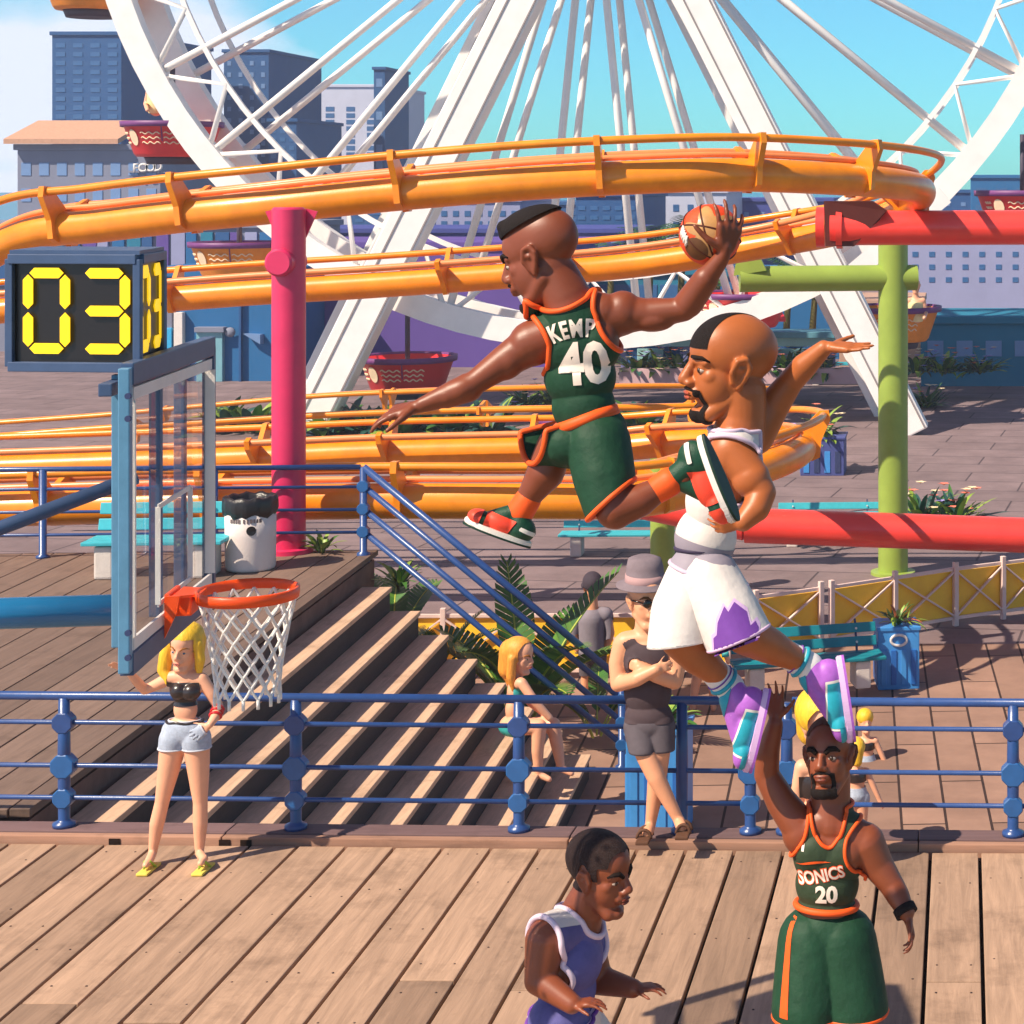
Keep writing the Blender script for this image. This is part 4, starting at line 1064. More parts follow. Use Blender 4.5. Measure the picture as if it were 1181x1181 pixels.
class Head:
    def __init__(s, c, fwd, up, h):
        s.c = V(c); s.h = h; s.F = V(fwd).normalized(); u = V(up); s.U = (u - s.F * u.dot(s.F)).normalized(); s.Rt = s.F.cross(s.U); s.M = Matrix((s.Rt, s.F, s.U)).transposed()
    def at(s, x, y, z): return s.c + s.M @ (V((x, y, z)) * s.h)
    def loc(s, p): return s.M.transposed() @ (V(p) - s.c) / s.h
    def add(s, B, jaw=1.0, nose=1.0, cran=1.0, lips=1.0, ear=1.0, chin=1.0, wide=1.0):
        h = s.h; E = lambda c, r: B.ell(s.at(c[0] * wide, c[1], c[2]), (r[0] * h * wide, r[1] * h, r[2] * h), s.M)
        S_ = lambda a, b, ra, rb: B.seg(s.at(a[0] * wide, a[1], a[2]), s.at(b[0] * wide, b[1], b[2]), ra * h, rb * h)
        E((0, -.05, .17), (.325 * cran, .405 * cran, .33 * cran)); E((0, .12, .14), (.27, .225, .25))
        E((0, .10, -.10), (.265, .235, .30)); E((0, .0, -.1), (.27, .28, .28)); E((0, .04, -.22), (.25 * jaw, .25, .21))
        for sx in (-1, 1):
            S_((sx * .20 * jaw, -.05, -.20), (sx * .10 * jaw, .20, -.40), .075, .085)
            E((sx * .155, .20, -.05), (.095, .08, .08))                       # cheekbone
            E((sx * .055, .365 , -.115), (.045 * nose, .05 * nose, .034 * nose))  # nostril
            S_((sx * .06, .315, .085), (sx * .19, .25, .075), .040, .036)         # brow
            E((sx * .12, .268, .018), (.07, .045, .032))                          # lid
            if ear:
                pts = [(.30, .02, -.09), (.335, .05, .0), (.36, .01, .10), (.365, -.07, .12), (.36, -.11, .04), (.33, -.07, -.06), (.30, -.02, -.14)]
                q = [s.at(sx * x * wide, y, z) for x, y, z in pts]
                for a, b in zip(q, q[1:]): B.seg(a, b, .024 * h * ear, .024 * h * ear, 8)
                E((sx * .315, -.03, 0), (.022, .07, .11)); S_((sx * .29, -.02, .02), (sx * .345, -.03, .03), .035, .03)
        E((0, .255, -.405 * chin), (.115, .085, .075)); S_((-.08, .22, -.40), (.08, .22, -.40), .07, .07)
        S_((0, .325, .07), (0, .405, -.085), .034 * nose, .052 * nose)
        E((0, .315, -.20), (.13, .06, .07))
        E((0, .362, -.205), (.085 * lips, .034 * lips, .024 * lips)); E((0, .350, -.252), (.078 * lips, .038 * lips, .028 * lips))
    def face(s, root, skin, iris=(60, 36, 20), brow=(30, 18, 12), brow_th=.022, lids=None, lip=None, wide=1.0, brow_tilt=.02, eye=1.0):
        h = s.h
        EW = mat('eye_white', (196, 176, 160), .3, .5, 0); IR = mat('iris_%d_%d' % iris[:2], iris, .25, .6, 0); BR = mat('brow_%d_%d' % brow[:2], brow, .8, .2, .1)
        for sx in (-1, 1):
            b = MB(); b.ball(s.at(sx * .125 * wide, .266, .005), (.052 * h * eye, .050 * h, .031 * h * eye), rot=s.M); e = b.build('eye', EW, root)
            b = MB(); b.ball(s.at(sx * .136 * wide, .303, .005), (.025 * h * eye, .018 * h, .025 * h * eye), 12, 8, rot=s.M); b.build('iris', IR, e)
            b = MB(); b.tube([s.at(sx * .058 * wide, .352, .085 - brow_tilt), s.at(sx * .12 * wide, .335, .118), s.at(sx * .185 * wide, .292, .118), s.at(sx * .235 * wide, .23, .085)], [brow_th * h * .9, brow_th * h * 1.15, brow_th * h, brow_th * h * .4], 8); b.build('eyebrow', BR, root)
        if lip:
            b = MB(); b.ball(s.at(0, .380, -.207), (.080 * h, .018 * h, .018 * h), rot=s.M); b.ball(s.at(0, .372, -.248), (.068 * h, .022 * h, .021 * h), rot=s.M); b.build('lips', lip, root)
        b = MB(); b.tube([s.at(-.08 * wide, .355, -.226), s.at(0, .395, -.228), s.at(.08 * wide, .355, -.226)], .006 * h, 6); b.build('mouth_line', mat('mouth_dark', (70, 24, 18), .6, .2, 0), root)

def segdist(p, a, b):
    d = b - a; t = max(0, min(1, (p - a).dot(d) / d.length_squared)); return (p - a - d * t).length
def chaindist(p, pts): return min(segdist(p, a, b) for a, b in zip(pts, pts[1:]))

def chainex(p, pts, rs, d):
    best = -9.0
    for i in range(len(pts) - 1):
        a, b = pts[i], pts[i + 1]; v = b - a; t = max(0, min(1, (p - a).dot(v) / v.length_squared))
        best = max(best, rs[i] + (rs[i + 1] - rs[i]) * t + d - (p - a - v * t).length)
    return best
def shoe(root, heel, toe, sole_n, W, collar, cols, kind=0, high=.42, group=None):
    """heel, toe: ends of the sole; sole_n points out of the sole; collar: point inside the ankle opening"""
    heel, toe, collar = V(heel), V(toe), V(collar); L_ = (toe - heel); ln = L_.length; x = L_.normalized(); n = V(sole_n); n = (n - x * n.dot(x)).normalized(); y = n.cross(x)
    at = lambda a, b_, c: heel + x * a * ln + y * b_ * W - n * c * ln
    RM = Matrix((x, y, -n)).transposed()
    out = []
    for i in range(28):
        t = 2 * math.pi * i / 28; a = .5 - .53 * math.cos(t); w = (.36 + .15 * a) * math.sin(t)
        out.append((a, w * (1.0 if abs(w) else 1)))
    b = MB(); th = .085
    up = [at(a, w, .0 if not (a > .85) else .02) for a, w in out]
    b.prism([p - n * -.0 for p in up], -n * th * ln)
    bmesh.ops.bevel(b.bm, geom=[e for e in b.bm.edges], offset=.006, segments=2, affect='EDGES')
    shoe_o = empty('shoe_assembly') if False else None
    # upper
    B = Body()
    B.ell(at(.80, 0, .15), (.20 * ln, .40 * W, .115 * ln), RM); B.ell(at(.52, 0, .19), (.28 * ln, .37 * W, .15 * ln), RM); B.ell(at(.22, 0, .2), (.235 * ln, .36 * W, .2 * ln), RM)
    B.seg(at(.24, 0, .25), collar, .36 * W, .34 * W); B.seg(at(.62, 0, .22), (at(.35, 0, .40) + collar) * .5, .27 * W, .30 * W)
    me = B.mesh(.007, 4)
    up_o = wear(me, lambda p: (p - heel).dot(n) + .03 * ln, 0, 'shoe', cols['upper'], root)
    b.build('sole', cols['sole'], up_o)
    b = MB(); b.prism([at(a * 1.0, w * 1.01, -.012) for a, w in out], -n * .03 * ln); b.build('outsole', cols['out'], up_o)
    lc = lambda p: (((p - heel).dot(x)) / ln, (p - heel).dot(y) / W, -(p - heel).dot(n) / ln)
    def patch(nm, fn, m, off):
        wear(me, lambda p: fn(*lc(p)), off, nm, m, up_o)
    if kind == 0:
        patch('toe_cap', lambda a, b_, c: max(.80 - a, .06 - c), cols['p1'], .004)
        patch('side_panel', lambda a, b_, c: max(.36 - a - .35 * (c - .1), a - .74, .10 - c, .14 - abs(b_), c - .30), cols['p1'], .005)
        patch('heel_stripe', lambda a, b_, c: max(abs(c - (.20 + .12 * a)) - .028, a - .22, .12 - abs(b_)), cols['p2'], .006)
    else:
        patch('side_panel', lambda a, b_, c: max(abs(a - .52) - .27, abs(c - .17 - .10 * (a - .5)) - .09, .12 - abs(b_)), cols['p1'], .007)
        patch('panel_edge', lambda a, b_, c: max(abs(a - .52) - .30, abs(c - .17 - .10 * (a - .5)) - .112, .12 - abs(b_)), cols['p2'], .004)
        patch('toe_stripe', lambda a, b_, c: max(.78 - a, abs(c - .13) - .03), cols['p1'], .005)
        patch('collar_band', lambda a, b_, c: max(.47 - c, a - .6), cols['p1'], .004)
    b = MB()
    for i in range(6):
        t = i / 5; p = at(.66 - .30 * t, 0, .285 + .13 * t * 1.0); b.tube([p + y * W * .17 + n * .012, p - n * .014 - x * .004, p - y * W * .17 + n * .012], .0085, 6)
    b.build('laces', cols['lace'], up_o)
    return up_o
# ---------------------------------------------------------------- the players
SK1 = mat('skin_deep', (128, 62, 34), .44, .5, .10, 7, .05, 220); SK2 = mat('skin_amber', (176, 96, 46), .44, .5, .09, 7, .05, 220); SK3 = mat('skin_brown', (134, 68, 40), .44, .5, .10, 7, .05, 220)
HAIR = mat('hair_black', (26, 16, 14), .75, .25, .2, 60, .5, 260); FADE = mat('hair_fade', (92, 44, 26), .7, .25, .2, 60, .3, 260)
JG = mat('jersey_green', (26, 64, 43), .62, .25, .16, 14, .5, 11); JGS = mat('jersey_olive', (50, 64, 44), .62, .25, .16, 14, .5, 12)
TRO = mat('trim_orange', (244, 92, 30), .55, .3, .06, 20); CRM = mat('number_cream', (246, 226, 208), .6, .3, .04, 20); JW = mat('jersey_white', (224, 214, 208), .65, .25, .05, 10, .4, 9)
PURP = mat('shorts_purple', (118, 66, 158), .6, .3, .08, 14); SOCKW = mat('sock_white', (232, 226, 222), .8, .2, .05)
GS = mat('shoe_green', (16, 66, 44), .5, .4, .2, 40, .2, 200); SCOR = mat('shoe_coral', (244, 74, 48), .45, .4, .08, 30); SWH = mat('shoe_white', (236, 226, 214), .5, .4, .05); SDK = mat('shoe_sole_dark', (18, 48, 36), .6, .3, .1); LACE = mat('lace_dark', (58, 56, 46), .8, .2, .1)
SPU = mat('shoe_lilac', (172, 98, 196), .45, .4, .1, 30); STE = mat('shoe_teal', (36, 158, 178), .42, .4, .1, 30); SPK = mat('shoe_pale_lilac', (226, 186, 230), .45, .4, .05)
def circ(pt, r): pt = V(pt); return lambda p: r - math.hypot(p.x - pt.x, p.z - pt.z)
def up_plane(pt, n): pt, n = V(pt), V(n).normalized(); return lambda p: (p - pt).dot(n)

# === ball carrier, seen from behind ===
Y0 = 8.6; K = lambda px, py, dy=0.0: P(px, py, Y0 + dy); q = M_(Y0)
BC_ = empty('person', K(675, 500), 'airborne basketball player in a dark green jersey number 40 lifting the ball high behind him', 'person', 'basketball players')
B = Body(); hd = Head(K(624, 298), (-.90, .25, -.28), (-.30, .05, .95), 122 * q); hd.add(B, wide=.80, cran=.94, ear=1.15)
B.chain([K(640, 318, .0), K(654, 344, -.01), K(664, 370)], [27 * q, 28 * q, 34 * q])
B.chain([K(662, 362), K(634, 378)], [17 * q, 20 * q]); B.chain([K(668, 350), K(696, 360)], [20 * q, 22 * q])
B.chain([K(662, 376), K(614, 396, -.02)], [24 * q, 27 * q]); B.chain([K(668, 370), K(713, 363, .03)], [24 * q, 26 * q])
B.ell(K(668, 396), (45 * q, 29 * q, 42 * q)); B.ell(K(650, 400, -.03), (24 * q, 20 * q, 30 * q)); B.ell(K(690, 394, -.03), (24 * q, 20 * q, 30 * q))
B.ell(K(669, 434), (38 * q, 27 * q, 36 * q)); B.ell(K(673, 468), (33 * q, 25 * q, 32 * q)); B.ell(K(681, 500), (36 * q, 29 * q, 30 * q))
LA = [K(612, 398, -.02), K(582, 417, -.06), K(548, 441, -.12), K(524, 453, -.14), K(487, 467, -.18)]
B.chain(LA, [24 * q, 19 * q, 14 * q, 15 * q, 9 * q]); B.ell(K(608, 398, -.04), (22 * q, 22 * q, 24 * q)); B.ell(K(585, 418, -.06), (25 * q, 19 * q, 19 * q), Matrix.Rotation(R(-36), 3, 'Y')); B.ell(K(528, 452, -.14), (26 * q, 15 * q, 15 * q), Matrix.Rotation(R(-28), 3, 'Y'))
B.seg(K(540, 447, -.12), K(516, 457, -.15), 17 * q, 14 * q)
hand(B, K(482, 469, -.18), (-.93, .0, -.22), (-.15, .3, -1), (.1, -1, -.1), .245, [.25, .35, .45, .6], .32, .9, .2)
RA = [K(713, 363, .03), K(748, 362, .03), K(789, 357, .02), K(808, 330, -.01), K(832, 298, -.05)]
B.chain(RA, [24 * q, 18 * q, 14 * q, 14.5 * q, 9.5 * q]); B.ell(K(718, 361, .02), (24 * q, 23 * q, 26 * q)); B.ell(K(752, 369, .02), (27 * q, 16 * q, 14 * q)); B.ell(K(755, 354, .04), (22 * q, 13 * q, 11 * q)); B.ell(K(803, 338, .0), (13 * q, 14 * q, 20 * q), Matrix.Rotation(R(36), 3, 'Y'))
B.seg(K(794, 350, .02), K(814, 322, -.02), 17 * q, 15 * q)
hand(B, K(835, 292, -.06), (.22, -.05, 1), (-.55, .85, .1), (-.9, -.25, .15), .25, [.30, .30, .34, .40], .35, 1.15, .45)
LL = [K(668, 510, .06), K(640, 514, .05), K(629, 545, .04), K(612, 570, .05), K(602, 588, .05)]
B.chain(LL, [28 * q, 21 * q, 22 * q, 15 * q, 12 * q]); B.seg(K(602, 588, .05), K(590, 606, .03), 12 * q, 12 * q)
RL = [K(689, 515, -.05), K(709, 588, -.16), K(738, 577, -.14), K(760, 564, -.12), K(778, 553, -.12)]
B.chain(RL, [33 * q, 22 * q, 19 * q, 14 * q, 12 * q]); B.seg(K(706, 575, -.14), K(712, 594, -.16), 22 * q, 16 * q)
B.seg(K(778, 553, -.12), K(790, 549, -.12), 12 * q, 12 * q)
me = B.mesh(.0074, 6); me.materials.clear(); me.materials.append(SK1); body = link('body', me, BC_)
def hair_f(p):
    x, y, z = hd.loc(p)
    if (p - hd.c).length > .75 * hd.h: return 1
    return max(.30 - z - .05 * y + .0, .0 - z)
def fade_f(p):
    x, y, z = hd.loc(p)
    if (p - hd.c).length > .75 * hd.h: return 1
    return max(.20 - z - .12 * y, y - .34 + .5 * abs(x))
H_ = Body(); H_.ell(hd.at(0, -.02, .32), (.25 * hd.h, .36 * hd.h, .185 * hd.h), hd.M); H_.seg(hd.at(-.10, .23, .38), hd.at(.10, .23, .38), .07 * hd.h, .07 * hd.h)
hm = H_.mesh(.009, 4); wear(hm, lambda p: .34 - hd.loc(p)[2] - .22 * hd.loc(p)[1], 0, 'hair', HAIR, BC_)
hd.face(BC_, SK1, wide=.80)
b = MB(); b.tube([hd.at(-.085, .35, -.165), hd.at(0, .388, -.165), hd.at(.085, .35, -.165)], .018 * hd.h, 8); b.build('moustache', HAIR, BC_)
def beard_f(p, H=hd):
    x, y, z = H.loc(p)
    if (p - H.c).length > .60 * H.h: return 1
    return max(z + .37, .12 - y, abs(x) - .2, -.52 - z)
wear(me, beard_f, .006, 'beard', HAIR, BC_)
ub = (K(660, 365) - K(676, 485)).normalized(); rb = V((1, 0, .12)).normalized(); nb = V((0, -1, 0))
cA, cB, cN = circ(K(597, 405), 43.5 * q), circ(K(772, 342), 84 * q), circ(K(645, 308), 49 * q)
def jer(p):
    hem = -(p - K(676, 490)).dot(ub); px_ = VX + p.x * FP / p.y
    return max(cA(p), cB(p), cN(p), hem, p.z - K(0, 337).z, (608 - px_) * q, (px_ - 722) * q)
jo = wear(me, jer, .014, 'jersey', JG, BC_, TRO, .0125, keep=lambda c: c.z > K(0, 470).z)
t = bvh_of(jo)
print_on(t, 'KEMP', .110, K(665, 378), (1, 0, .17), (-.17, 0, 1), nb, CRM, jo, bold=.035, arc=3.0, sx=.66, rot=.0, spacing=1.22)
print_on(t, '40', .255, K(679, 419), (1, 0, .06), (-.08, 0, 1), nb, CRM, jo, 'number', bold=.035, sx=.86)
S_ = Body(); S_.ell(K(681, 497), (40 * q, 32 * q, 32 * q)); S_.chain([K(690, 512, -.04), K(697, 550, -.1), K(706, 590, -.15)], [35 * q, 33 * q, 28 * q])
S_.chain([K(668, 506, .03), K(645, 503, .03), K(598, 494, -.03)], [33 * q, 34 * q, 38 * q]); S_.ell(K(655, 512, -.03), (30 * q, 28 * q, 24 * q))
sm = S_.mesh(.009, 6)
hem1 = up_plane(K(703, 577, -.14), (.68, -.05, -.72)); hem2 = up_plane(K(616, 499, -.02), (-.80, -.55, .08)); wst = up_plane(K(675, 484), (-.22, 0, 1))
so_ = wear(sm, lambda p: max(hem1(p), hem2(p), wst(p)), .004, 'shorts', JG, BC_, TRO, .013, 'hem', thick=-.006, keep=lambda c: c.z < K(0, 488).z)
b = MB(); e_r = V((1, 0, .37)).normalized(); b.tube([K(675, 483) + e_r * 33 * q * math.cos(a) + V((0, 1, 0)) * 29 * q * math.sin(a) for a in [2 * math.pi * i / 40 for i in range(40)]], 8 * q * .9, 10, closed=True); b.build('waistband', TRO, so_)
for pts, r in (([K(609, 576, .05), K(600, 590, .05)], 15.5), ([K(758, 565, -.12), K(772, 556, -.12)], 16)):
    S2 = Body(); S2.chain(pts, [r * q, (r + 1) * q]); S2.build('sock', TRO, BC_, .008, 3)
cg = dict(upper=GS, sole=SWH, out=SDK, p1=SCOR, p2=SWH, lace=LACE)
shoe(BC_, K(610, 631, .03), K(536, 603, .0), (-.42, -.10, -.9), 38 * q, K(598, 590, .05), cg)
shoe(BC_, K(812, 503, -.13), K(851, 598, -.13), (.88, -.12, .40), 40 * q, K(776, 553, -.12), cg)
# ball
ball = empty('basketball', K(819, 271, .05), 'orange and gold basketball palmed high in the right hand of the number 40 player', 'basketball')
BO = mat('ball_orange', (236, 74, 24), .45, .4, .12, 20, .3, 300); BG = mat('ball_gold', (190, 140, 84), .32, .5, .25, 10); BD2 = mat('ball_seam', (84, 36, 20), .6, .3, .1)
bc = K(819, 271, .06); br = 36 * q
b = MB(); b.ball(bc, br, 40, 24); bo = b.build('skin', BO, ball)
def ball_patch(nm, f, m, off):
    return wear(bo.data, f, off, nm, m, ball)
ball_patch('gold_patch', lambda p: ((p - bc - V((.12, -.75, .15)).normalized() * br).length - .72 * br + .25 * br * math.sin(6 * math.atan2(p.z - bc.z, p.x - bc.x) + 1)), BG, .002)
ball_patch('dark_patch', lambda p: ((p - bc - V((-.35, -.8, -.45)).normalized() * br).length - .42 * br), mat('ball_brown', (104, 66, 36), .4, .4, .3, 20), .003)
for ax in (V((1, 0, .3)), V((.2, .3, 1)), V((.6, -.5, .6))):
    x, y, z = frame_from(ax); b = MB(); b.tube([bc + (x * math.cos(2 * math.pi * i / 60) + y * math.sin(2 * math.pi * i / 60)) * (br + .001) for i in range(60)], .0045, 6, closed=True); b.build('seam', BD2, ball)
t = bvh_of(bo)
b = MB()
for i in range(5):
    for k2 in range(2):
        w0 = V((-.80 + .075 * i + .02 * k2, -.62, .18 - .08 * i + .14 * k2)).normalized(); w1 = V((-.86 + .075 * i + .08 * k2, -.55, .02 - .07 * i + .05 * k2)).normalized()
        b.tube([bc + w0 * (br + .003), bc + ((w0 + w1) / 2).normalized() * (br + .004), bc + w1 * (br + .003)], .0065, 6)
b.build('white_script', SWH, ball)

# === bald defender in white ===
Y0 = 9.95; K = lambda px, py, dy=0.0: P(px, py, Y0 + dy); q = M_(Y0)
DF = empty('person', K(812, 620), 'airborne bald player in white shorts with purple mountain hems and lilac shoes', 'person', 'basketball players')
B = Body(); hd2 = Head(K(840, 425), (-.92, -.38, .02), (.10, .0, 1), 128 * q); hd2.add(B, wide=.90, nose=1.1, jaw=.95, ear=1.25)
B.chain([K(856, 452), K(856, 480), K(850, 505)], [28 * q, 27 * q, 31 * q])
B.chain([K(850, 512), K(846, 520, -.10)], [26 * q, 26 * q]); B.chain([K(852, 510), K(868, 500, .12)], [24 * q, 22 * q])
B.ell(K(842, 540), (32 * q, 34 * q, 40 * q), Matrix.Rotation(R(12), 3, 'Y')); B.ell(K(825, 578), (31 * q, 30 * q, 38 * q)); B.ell(K(814, 620), (32 * q, 29 * q, 34 * q)); B.ell(K(810, 652), (30 * q, 29 * q, 24 * q))
LA2 = [K(846, 524, -.12), K(864, 545, -.16), K(879, 568, -.18), K(872, 586, -.22), K(857, 602, -.27)]
B.chain(LA2, [25 * q, 20 * q, 16 * q, 16 * q, 11 * q]); B.ell(K(843, 524, -.13), (26 * q, 22 * q, 28 * q)); B.ell(K(866, 552, -.17), (22 * q, 20 * q, 22 * q))
hand(B, K(854, 604, -.28), (-.96, -.15, -.05), (-.1, .9, .3), (.1, .2, 1), .19, [.35, .45, .5, .55], .2, .8, .4)
RA2 = [K(870, 502, .12), K(890, 470, .14), K(912, 440, .12), K(928, 422, .08), K(950, 402, .04)]
B.chain(RA2, [24 * q, 20 * q, 15 * q, 15 * q, 10 * q])
hand(B, K(955, 400, .03), (1, -.1, -.02), (0, -.25, 1), (-.1, .55, .9), .24, [.05, .04, .04, .10], .12, .95, .0)
L2a = [K(802, 662, -.04), K(785, 735, -.12), K(805, 757, -.08), K(826, 776, -.04), K(840, 792, .0)]
B.chain(L2a, [29 * q, 24 * q, 21 * q, 15 * q, 12 * q]); B.seg(L2a[-1], K(858, 806, .0), 12 * q, 13 * q)
L2b = [K(818, 664, -.06), K(860, 731, -.15), K(890, 746, -.06), K(912, 757, .0), K(928, 766, .05)]
B.chain(L2b, [29 * q, 24 * q, 20 * q, 15 * q, 12 * q]); B.seg(L2b[-1], K(946, 776, .05), 12 * q, 13 * q)
me = B.mesh(.0074, 6); me.materials.clear(); me.materials.append(SK2); link('body', me, DF)
hd2.face(DF, SK2, brow_th=.018, brow_tilt=-.035, wide=.92, lip=mat('lip_amber', (170, 76, 50), .4, .4, .05))
def head_shadow(p):
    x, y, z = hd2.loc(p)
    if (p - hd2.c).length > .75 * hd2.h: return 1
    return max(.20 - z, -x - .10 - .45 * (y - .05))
wear(me, head_shadow, .004, 'hair', HAIR, DF)  # black patch paints the ball carrier's cast shadow on the bald head
def goatee(p, H=hd2):
    x, y, z = H.loc(p)
    if (p - H.c).length > .60 * H.h: return 1
    ch = max(z + .37, .17 - y, abs(x) - .15, -.50 - z)
    side = max(abs(abs(x) - .125 - .15 * (z + .36) * -.4) - .02, z + .175, -.38 - z, .18 - y)
    return min(ch, side)
wear(me, goatee, .006, 'goatee', HAIR, DF)
b = MB(); b.tube([hd2.at(-.115, .32, -.195), hd2.at(-.05, .375, -.168), hd2.at(0, .392, -.165), hd2.at(.05, .375, -.168), hd2.at(.115, .32, -.195)], .012 * hd2.h, 8); b.build('moustache', HAIR, DF)
ub2 = (K(848, 510) - K(812, 625)).normalized()
cA2 = circ(K(842, 540), 41 * q)
def jer2(p):
    a1 = cA2(p) if p.y < Y0 + .02 else -1
    a2 = .112 - chaindist(p, [K(880, 492, .14)] + RA2[1:]); px_ = VX + p.x * FP / p.y
    return max(.125 - (p - K(860, 478)).length, a1, a2, -(p - K(806, 656)).dot(ub2), p.z - K(0, 495).z, (px_ - 874) * q, .085 - chaindist(p, LA2[1:]), .075 - segdist(p, K(857, 602, -.27), K(824, 606, -.28)), (760 - px_) * q)
jo = wear(me, jer2, .016, 'jersey', JW, DF, mat('trim_lilac', (206, 186, 206), .6, .3, .05), .012)
wear(me, lambda p: max(jer2(p), (p - K(812, 622)).dot(ub2)), .019, 'jersey_shadow_band', mat('jersey_shadow_grey', (150, 140, 152), .6, .3, .05), jo)  # grey band paints a cast shadow across the bottom of the white jersey
b = MB(); b.tube([K(811, 631) + V((1, 0, .0)) * 31.5 * q * math.cos(a) + V((0, 1, 0)) * 29.5 * q * math.sin(a) for a in [2 * math.pi * i / 40 for i in range(40)]], .012, 8, closed=True, flat=1.0); b.build('waistband', mat('waist_dark', (58, 48, 72), .6, .3, .05), DF)
def leg_shorts(c0, c1, c2, r0, r1, r2, hem, nm, extra=None):
    S_ = Body(); S_.chain([c0, c1, c2], [r0, r1, r2])
    if extra: S_.ell(*extra)
    return S_.mesh(.009, 6)
wA = up_plane(K(812, 636), (0, 0, 1))
smA = leg_shorts(K(800, 668, -.04), K(786, 705, -.10), K(782, 752, -.15), 31 * q, 33 * q, 34 * q, None, '')
hA = up_plane(K(786, 741, -.12), (.12, -.1, -1))
oA = wear(smA, lambda p: hA(p), .003, 'shorts', JW, DF, JW, .006, 'hem', thick=-.006)
smB = leg_shorts(K(816, 672, -.06), K(838, 708, -.13), K(862, 756, -.18), 37 * q, 36 * q, 37 * q, None, '')
hB = up_plane(K(852, 733, -.08), (.38, -.05, -.92))
oB = wear(smB, lambda p: hB(p), .003, 'shorts', JW, DF, mat('hem_lilac', (226, 190, 222), .6, .3, .04), .010, 'hem', thick=-.006)
t = bvh_of(oB)
mt = [(-26, -30), (24, -11), (24, 2), (20, 9), (15, 5), (10, 20), (3, 13), (-4, 31), (-10, 21), (-15, 27), (-17, 11), (-22, 9), (-23, -5), (-27, -9)]
print_shape(t, [(x * q * .98, (y * .98) * q) for x, y in mt], K(850, 727, -.3), (1, 0, .0), (.0, 0, 1), (0, -1, 0), PURP, oB, 'mountain_print', .005)
print_shape(t, [(x * q * 1.06 - .002, (y * 1.0 + 3.2) * q) for x, y in mt], K(850, 727, -.3), (1, 0, .0), (.0, 0, 1), (0, -1, 0), SPK, oB, 'mountain_outline', .0025)
cm = dict(upper=SPU, sole=SPK, out=SPU, p1=STE, p2=SWH, lace=SPK)
for ank, shin in ((K(838, 789, .0), K(826, 777, -.03)), (K(928, 766, .05), K(912, 757, .03))):
    S2 = Body(); d = (ank - shin).normalized(); S2.chain([shin - d * .01, ank + d * .03], [16 * q, 17 * q]); so2 = S2.build('sock', SOCKW, DF, .008, 3)
    x, y, z = frame_from(d)
    for k2, m_ in ((.02, STE), (.05, PURP)):
        pass
    for off_, m_, r_ in ((.030, PURP, .004), (.062, STE, .012)):
        c_ = shin + d * off_; b = MB(); b.tube([c_ + (x * math.cos(2 * math.pi * i / 24) + y * math.sin(2 * math.pi * i / 24)) * 17 * q for i in range(24)], r_, 6, closed=True); b.build('sock_band', m_, so2)
shoe(DF, K(888, 797, -.02), K(866, 889, -.02), (.93, .12, .10), 42 * q, K(842, 792, .0), cm, 1)
shoe(DF, K(972, 758, .05), K(986, 853, .05), (.92, .12, -.05), 42 * q, K(930, 766, .05), cm, 1)

# === defender in green number 20 with a raised arm ===
Y0 = 10.13; K = lambda px, py, dy=0.0: P(px, py, Y0 + dy); q = M_(Y0)
PG = empty('person', P(955, 1307, 10.13), 'player in a dark green jersey number 20 facing the camera with his right arm raised', 'person', 'basketball players')
B = Body(); hd3 = Head(K(956, 873), (-.22, -.95, .20), (-.04, .2, 1), 92 * q); hd3.add(B, wide=.90, lips=1.15, ear=1.15)
B.chain([K(958, 895, .05), K(958, 925, .04), K(958, 950, .02)], [23 * q, 23 * q, 26 * q])
B.chain([K(952, 948), K(926, 958, .0)], [20 * q, 22 * q]); B.chain([K(964, 950), K(997, 972, .0)], [20 * q, 22 * q])
B.ell(K(957, 985), (40 * q, 27 * q, 38 * q)); B.ell(K(942, 982, -.06), (22 * q, 16 * q, 22 * q)); B.ell(K(974, 984, -.06), (22 * q, 16 * q, 22 * q)); B.ell(K(954, 1018), (34 * q, 25 * q, 34 * q)); B.ell(K(953, 1050), (32 * q, 24 * q, 28 * q)); B.ell(K(953, 1082), (37 * q, 28 * q, 32 * q))
RA3 = [K(926, 958, 0), K(902, 926, .02), K(884, 893, .03), K(886, 866, .0), K(894, 834, -.03)]
B.chain(RA3, [22 * q, 18 * q, 14.5 * q, 13.5 * q, 9 * q]); B.ell(K(924, 960, 0), (22 * q, 22 * q, 26 * q)); B.ell(K(906, 930, .02), (18 * q, 16 * q, 24 * q), Matrix.Rotation(R(-35), 3, 'Y'))
hand(B, K(895, 830, -.03), (-.08, .08, 1), (-.2, -.98, 0), (1, -.2, .1), .215, [.28, .22, .22, .3], .25, .9, .3)
LA3 = [K(998, 972, 0), K(1016, 1000, -.02), K(1032, 1024, -.05), K(1038, 1038, -.08), K(1046, 1054, -.12)]
LA3 = [K(998, 972, 0), K(1012, 997, .0), K(1028, 1020, -.02), K(1036, 1034, -.05), K(1045, 1052, -.10)]
B.chain(LA3, [23 * q, 18.5 * q, 14.5 * q, 13.5 * q, 10 * q]); B.ell(K(996, 974), (23 * q, 22 * q, 26 * q))
hand(B, K(1047, 1058, -.11), (.25, -.35, -1), (-.8, -.2, -.2), (-.2, -1, .2), .20, [.5, .5, .55, .6], .15, .7, .4)
L3 = [[K(936, 1085), K(930, 1165, -.10), K(928, 1288, .08)], [K(972, 1085), K(985, 1165, -.06), K(996, 1284, .12)]]
for l in L3:
    B.chain([l[0], l[1], l[1].lerp(l[2], .35), l[2]], [33 * q, 22 * q, 21 * q, 12 * q]); B.seg(l[2], l[2] + V((0, -.16, -.03)), 12 * q, 12 * q)
me = B.mesh(.0074, 6); me.materials.clear(); me.materials.append(SK3); link('body', me, PG)
